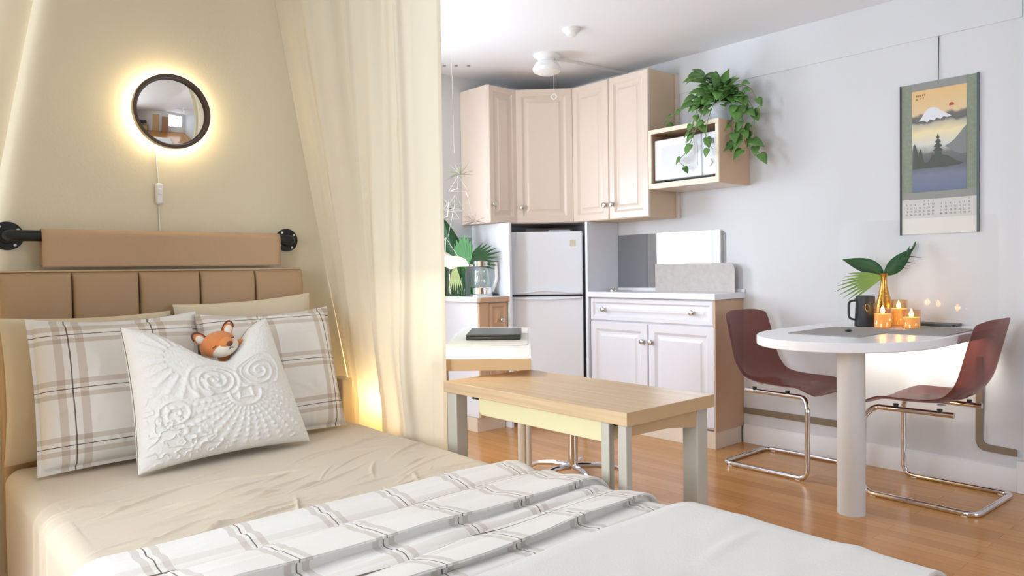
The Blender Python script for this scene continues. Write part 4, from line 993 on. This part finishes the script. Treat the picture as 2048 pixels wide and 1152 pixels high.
# white embossed cushion
def emboss(A_, C_):
    o = np.zeros_like(A_)
    def spiral(cx_, cy_, R_, turns, hand):
        dx = (A_-cx_)*hand; dy = C_-cy_; r = np.hypot(dx, dy); th_ = np.arctan2(dy, dx)
        ph = (r/R_*turns-th_/(2*PI)) % 1
        return np.where(r < R_, np.exp(-((ph-.5)/.17)**2), 0)
    o += spiral(-.12,.14,.25,2.6,1)+spiral(.48,.22,.25,2.6,-1)+spiral(-.62,-.30,.22,2.2,1)
    # outer bands around the spirals
    for cx_, cy_, R_ in ((-.12,.14,.31),(.48,.22,.31)):
        r = np.hypot(A_-cx_, C_-cy_); o += np.exp(-((r-R_)/.022)**2)*.8*(C_ > cy_-.25)
    # fan of beaded ribs from below the little medallion
    dx = A_-.22; dy = C_+.10; r = np.hypot(dx, dy); th_ = np.arctan2(dy, dx)
    rib = np.exp(-(((th_*17/PI+.9*r) % 1-.5)/.2)**2)*(.55+.45*np.sin(r*75))
    o += np.where((r > .24) & (r < .95) & (dy < -.02), rib, 0)*.9
    o += np.exp(-((r-.205)/.02)**2)*(dy < .02)+np.exp(-((np.maximum(np.abs(dx+.0),np.abs(dy-.0))-.085)/.018)**2)
    # scalloped leaves to the left
    r2 = np.hypot(A_+.35, C_-.5); t2 = np.arctan2(C_-.5, A_+.35)
    o += np.where((r2 > .3) & (r2 < .62) & (A_ < -.05), np.exp(-(((t2*11/PI) % 1-.5)/.22)**2), 0)*.8
    # worm texture at the lower left corner and along the top
    wv = np.abs(vnoise(A_*17+4, C_*17+9, 33)); wv = np.exp(-(wv/.07)**2)
    o += wv*(np.clip(((-A_-C_)-.75)*3, 0, 1)+np.clip((C_-.78)*6, 0, 1)*.6)
    o += .35*vnoise(A_*55, C_*55, 40)
    return o*.0046*(1-np.abs(A_)**14)*(1-np.abs(C_)**14)
def chop(A_, C_, X, Yy, T):
    q = (C_+1)/2
    X = X*(1-.17*q**1.5)-.045*q
    dip = np.exp(-((A_-.2)/np.where(A_ < .2, .60, .40))**2)*np.clip(q, 0, 1)**4
    Yy = Yy-.125*dip
    T = T*(1-.22*np.exp(-((A_-.2)/.3)**2)*q**3)
    # ear-like lower corners
    return X, Yy, T
pillow('throw_cushion', M_cush, 'white square cushion embossed with swirls, dented at the top', 'cushion', (.795,2.155,BTOP+.008), .515, .405, .15, .10, yaw=.09, n=230, pinch=.07, hf=emboss, shape=chop)

# fox toy tucked into the dent of the cushion
M_fox = mat('orange_plush', (226, 140, 78), .95, bump=.25, bscale=500, sheen=.4); M_foxw = mat('white_plush', (238, 230, 214), .95, bump=.25, bscale=500, sheen=.4)
M_foxb = mat('brown_plush', (112, 72, 60), .9)
fc = Vector((.792,2.235,.862)); fq = Matrix.Rotation(-.32, 3, 'Y') @ Matrix.Rotation(-.15, 3, 'Z')
FX = lambda x, y, z: fc+fq @ (Vector((x, y, z))*.86)
t = thing('fox_plush', 'small orange and white plush fox asleep on top of the white cushion', 'soft toy', tuple(fc))
def ell(c, a, bb, cc, extra=None): return B().ball(FX(*c), a*.86, bb*.86, cc*.86, 28, 18, fq if extra is None else fq @ extra)
hd_ = obj('head', ell((0,0,0), .060, .050, .044), M_fox, t, smooth=60)
obj('muzzle', ell((.012,-.012,-.014), .052, .046, .033), M_foxw, hd_, smooth=60)
obj('snout', ell((.020,-.040,.003), .026, .022, .018), M_fox, hd_, smooth=60)
obj('nose', ell((.028,-.060,-.001), .011, .007, .009), M_foxb, hd_, smooth=60)
def strip(pts, r=.0012): return B().tube([FX(*p) for p in pts], r, 6)
obj('mouth', strip([(.028,-.0595,-.008),(.028,-.0590,-.015),(.020,-.0575,-.020)]).tube([FX(.028,-.0590,-.015),FX(.036,-.057,-.019)], .0012, 6), M_foxb, hd_)
obj('eye', strip([(-.014,-.050,.006),(-.020,-.0485,.003),(-.026,-.0455,.002)], .0015), M_foxb, hd_)
obj('eye', strip([(.042,-.040,.013),(.049,-.035,.010),(.053,-.031,.010)], .0015), M_foxb, hd_)
for sx, lab in ((-1,0),(1,0)):
    e_ = obj('ear', ell((sx*.048,.004,.036), .018, .009, .024, Matrix.Rotation(sx*.5,3,'Y')), M_fox, hd_, smooth=60)
    obj('inner_ear', ell((sx*.048,-.0035,.035), .013, .006, .018, Matrix.Rotation(sx*.5,3,'Y')), M_foxw, e_, smooth=60)
    obj('ear_rim', B().tube([FX(sx*.048+.019*math.cos(a)*1.0+sx*.010*math.sin(a),.003,.037+.026*math.sin(a)) for a in [PI*i/12 for i in range(13)]], .003, 6), M_foxb, e_)
obj('body', ell((.03,.03,-.055), .042, .035, .045), M_fox, t, smooth=60)
obj('paw', ell((.068,.004,-.022), .018, .014, .012), M_fox, t, smooth=60)

# ------------------------------------------------------------------ wall behind the bed: pipe rail with hung leather, lit mirror
PZ, PY = 1.192, 2.575
t = thing('pipe_rail', 'black iron pipe rail with round flanges on the wall above the headboard', 'rail', (.76,YH,PZ))
obj('pipe', B().tube(fillet([(.325,YH-.012,PZ),(.325,PY,PZ),(1.188,PY,PZ),(1.188,YH-.012,PZ)], .012, 6), .0165, 16), M_black, t)
for x, lab in ((.325,0),(1.188,0)):
    f = obj('flange', B().lathe([(.042,0),(.042,.008),(.024,.010),(.022,.024),(0,.025)], (x,YH-.0005,PZ), 32, (0,-1,0)), M_black, t)
    for a in range(4):
        q = a*PI/2+.6
        obj('screw', B().cyl((x+.033*math.cos(q),YH-.008,PZ+.033*math.sin(q)), (x+.033*math.cos(q),YH-.011,PZ+.033*math.sin(q)), .004), M_nickel, f)
pr_ = []
for i in range(14): pr_.append((PY-.0185, PZ-.094+.094*i/13))
for i in range(1, 13): a = PI-PI*i/12; pr_.append((PY+.0185*math.cos(a), PZ+.0185*math.sin(a)))
for i in range(1, 12): pr_.append((PY+.0185+.004*math.sin(i), PZ-.09*i/11))
xs = np.linspace(.403, 1.138, 40); P = np.zeros((40, len(pr_), 3))
for i, x in enumerate(xs):
    for j, (y, z) in enumerate(pr_): P[i, j] = (x, y-.002*math.sin(x*9)*max(0, (PZ-z))*6, z)
tag(obj('leather_backrest', B().grid(P), M_flap, loc=(.77,PY,PZ), solid=-.003, smooth=60), 'tan leather sheet hung over the black pipe behind the headboard', 'backrest')
MCX, MCZ, MR = .785, 1.608, .121
t = thing('round_mirror', 'round convex mirror in dark frame with glowing light behind it', 'mirror', (MCX,YH,MCZ))
M_frame = mat('dark_walnut', (84, 68, 58), .5)
obj('frame', B().lathe([(MR-.013,.036),(MR-.010,.050),(MR,.052),(MR+.001,.030),(MR-.004,.024),(MR-.02,.026)], (MCX,YH,MCZ), 64, (0,-1,0), cap=False), M_frame, t, smooth=50)
pm = [(0, .062)]
for i in range(1, 15): r = (MR-.008)*i/14; pm.append((r, max(.038, .062-.022*(r/(MR-.008))**2)))
pm.append((MR-.008, .024)); pm.append((0, .024))
obj('glass', B().lathe(pm, (MCX,YH,MCZ), 64, (0,-1,0), cap=False), mat('mirror_glass', (235, 236, 234), .0, 1), t, smooth=50)
obj('backplate', B().lathe([(0,.0005),(MR-.035,.0005),(MR-.035,.024),(0,.024)], (MCX,YH,MCZ), 48, (0,-1,0), cap=False), M_whitep, t)
obj('light_ring', B().tube([(MCX+(MR-.027)*math.cos(a), YH-.022, MCZ+(MR-.027)*math.sin(a)) for a in [2*PI*i/48 for i in range(48)]], .006, 8, True), mat('warm_led_ring', (255, 236, 200), .5, emit=(255, 232, 190), estr=62), t)
obj('cord', B().tube([(MCX-.045,YH-.006,MCZ-.08),(MCX-.043,YH-.004,MCZ-.16),(MCX-.037,YH-.004,1.375)], .0022, 6).tube([(MCX-.038,YH-.004,1.30),(MCX-.036,YH-.004,1.10)], .0022, 6), M_whitep, t)
sw = obj('switch', B().box(MCX-.049,MCX-.027,YH-.018,YH-.001,1.305,1.373), M_whitep, t, bevel=.005)
obj('switch_slider', B().box(MCX-.043,MCX-.033,YH-.022,YH-.018,1.335,1.355), M_whitep, sw, bevel=.002)

# ------------------------------------------------------------------ canopy curtains
def curtain(name, label, path, folds, amp, z0, z1, crease_at=(), nz=70, ns=260):
    """path(z) -> plan polyline from wall end to free end"""
    G = np.zeros((nz, ns, 3)); s = np.linspace(0, 1, ns)
    for i in range(nz):
        z = z0+(z1-z0)*i/(nz-1); pl = path(z); d = np.zeros(len(pl))
        for k_ in range(1, len(pl)): d[k_] = d[k_-1]+math.hypot(pl[k_][0]-pl[k_-1][0], pl[k_][1]-pl[k_-1][1])
        d /= d[-1]; x = np.interp(s, d, [p[0] for p in pl]); y = np.interp(s, d, [p[1] for p in pl])
        tx = np.gradient(x); ty = np.gradient(y); l = np.hypot(tx, ty); nx, ny = -ty/l, tx/l      # towards the bed for the right one
        q = s+.012*np.sin(3*z+s*9)
        a = folds(q, z); G[i,:,0] = x+nx*a*amp; G[i,:,1] = y+ny*a*amp; G[i,:,2] = z
    o = obj(name, B().grid(G), M_curt, loc=(float(G[0,0,0]), float(G[0,0,1]), z0), smooth=80)
    return tag(o, label, 'curtain', 'canopy curtains beside the bed')
def path_r(z):
    o = .035*max(0, min(1, (.80-z)/.25)); xw = 1.425-.185*(z-.665); xw = min(xw, 1.44)
    return [(xw,2.616),(xw+(1.385-xw)*.45,2.40),(1.372+o,2.22),(1.345+o,2.085),(1.372+o*.6,2.045),(1.405,2.010),(1.434,1.984),(1.449,1.982),(1.454,1.997)]
def folds_r(q, z):
    low = max(0, min(1, (1.6-z)/1.2))
    f = .8*np.sin(q*2*PI*3.3+.4)*(q < .72)*np.sin(np.clip(q/.72,0,1)*PI)
    f = f+.8*np.exp(-((q-.68)/.05)**2)-.8*np.exp(-((q-.775)/.02)**2)*(.6+.6*low)+.2*np.sin(q*2*PI*9)*(q < .75)+.5*np.exp(-((q-.88)/.06)**2)
    f = f-.8*np.exp(-((q-.40)/.015)**2)*(1-low*.6)
    return f
curtain('bed_curtain', 'cream canopy curtain hanging along the right side of the bed', path_r, folds_r, .028, .04, 2.36)
def path_l(z):
    xw = .335+.19*(z-1.50); xw = max(.12, xw)
    return [(xw-.30,1.90),(xw-.20,2.2),(xw-.06,2.5),(xw,2.60)]
curtain('bed_curtain', 'cream canopy curtain at the left edge, left of the mirror', path_l, lambda q, z: np.sin(q*2*PI*4), .012, .04, 2.36, nz=50, ns=160)
t = thing('curtain_track', 'white ceiling track carrying the canopy curtains, above the frame', 'curtain track', (.76,2.2,ZC))
obj('track', B().tube([(1.11,2.59,2.39),(1.25,2.40,2.39),(1.372,2.22,2.39),(1.352,2.10,2.39),(1.445,1.982,2.39)], .012, 8), M_whitep, t)
obj('track', B().tube([(.20,1.90,2.39),(.30,2.2,2.39),(.44,2.5,2.39),(.49,2.59,2.39)], .012, 8), M_whitep, t)
for p in ((1.25,2.40),(1.40,2.02),(.30,2.2),(.45,2.5)): obj('bracket', B().cyl((*p,2.395),(*p,ZC), .008), M_whitep, t)
# bedside boxes and warm lamps beside the headboard
tag(obj('bedside_box', B().box(1.352,1.398,2.52,2.61,0,.668), M_creamc, loc=(1.38,2.57,0), bevel=.006), 'slim cream bedside box between the right pillow and the curtain', 'bedside box')
M_glow = mat('paper_lantern', (250, 226, 180), .8, emit=(255, 190, 100), estr=7)
def glow(p, label, e, z=.60):
    p = Vector(p); t = thing('bedside_lamp', label, 'lamp', tuple(p))
    obj('base', B().lathe([(.06,0),(.06,.012),(.012,.02),(.012,z-.08),(0,z-.08)], p, 24), M_dark, t)
    obj('lamp_shade', B().lathe([(.035,z-.08),(.05,z-.05),(.05,z+.03),(.035,z+.06)], p, 24), M_glow, t)
    point('bedside_lamp_light', tuple(p+uz*(z+.10)), e, (1,.74,.40), .05)
glow((1.50,2.43,0), 'warm glowing lamp hidden behind the right canopy curtain', 5.5, .50)
glow((-.13,2.50,0), 'warm glowing lamp left of the headboard, outside the picture edge', 2.0, .62)
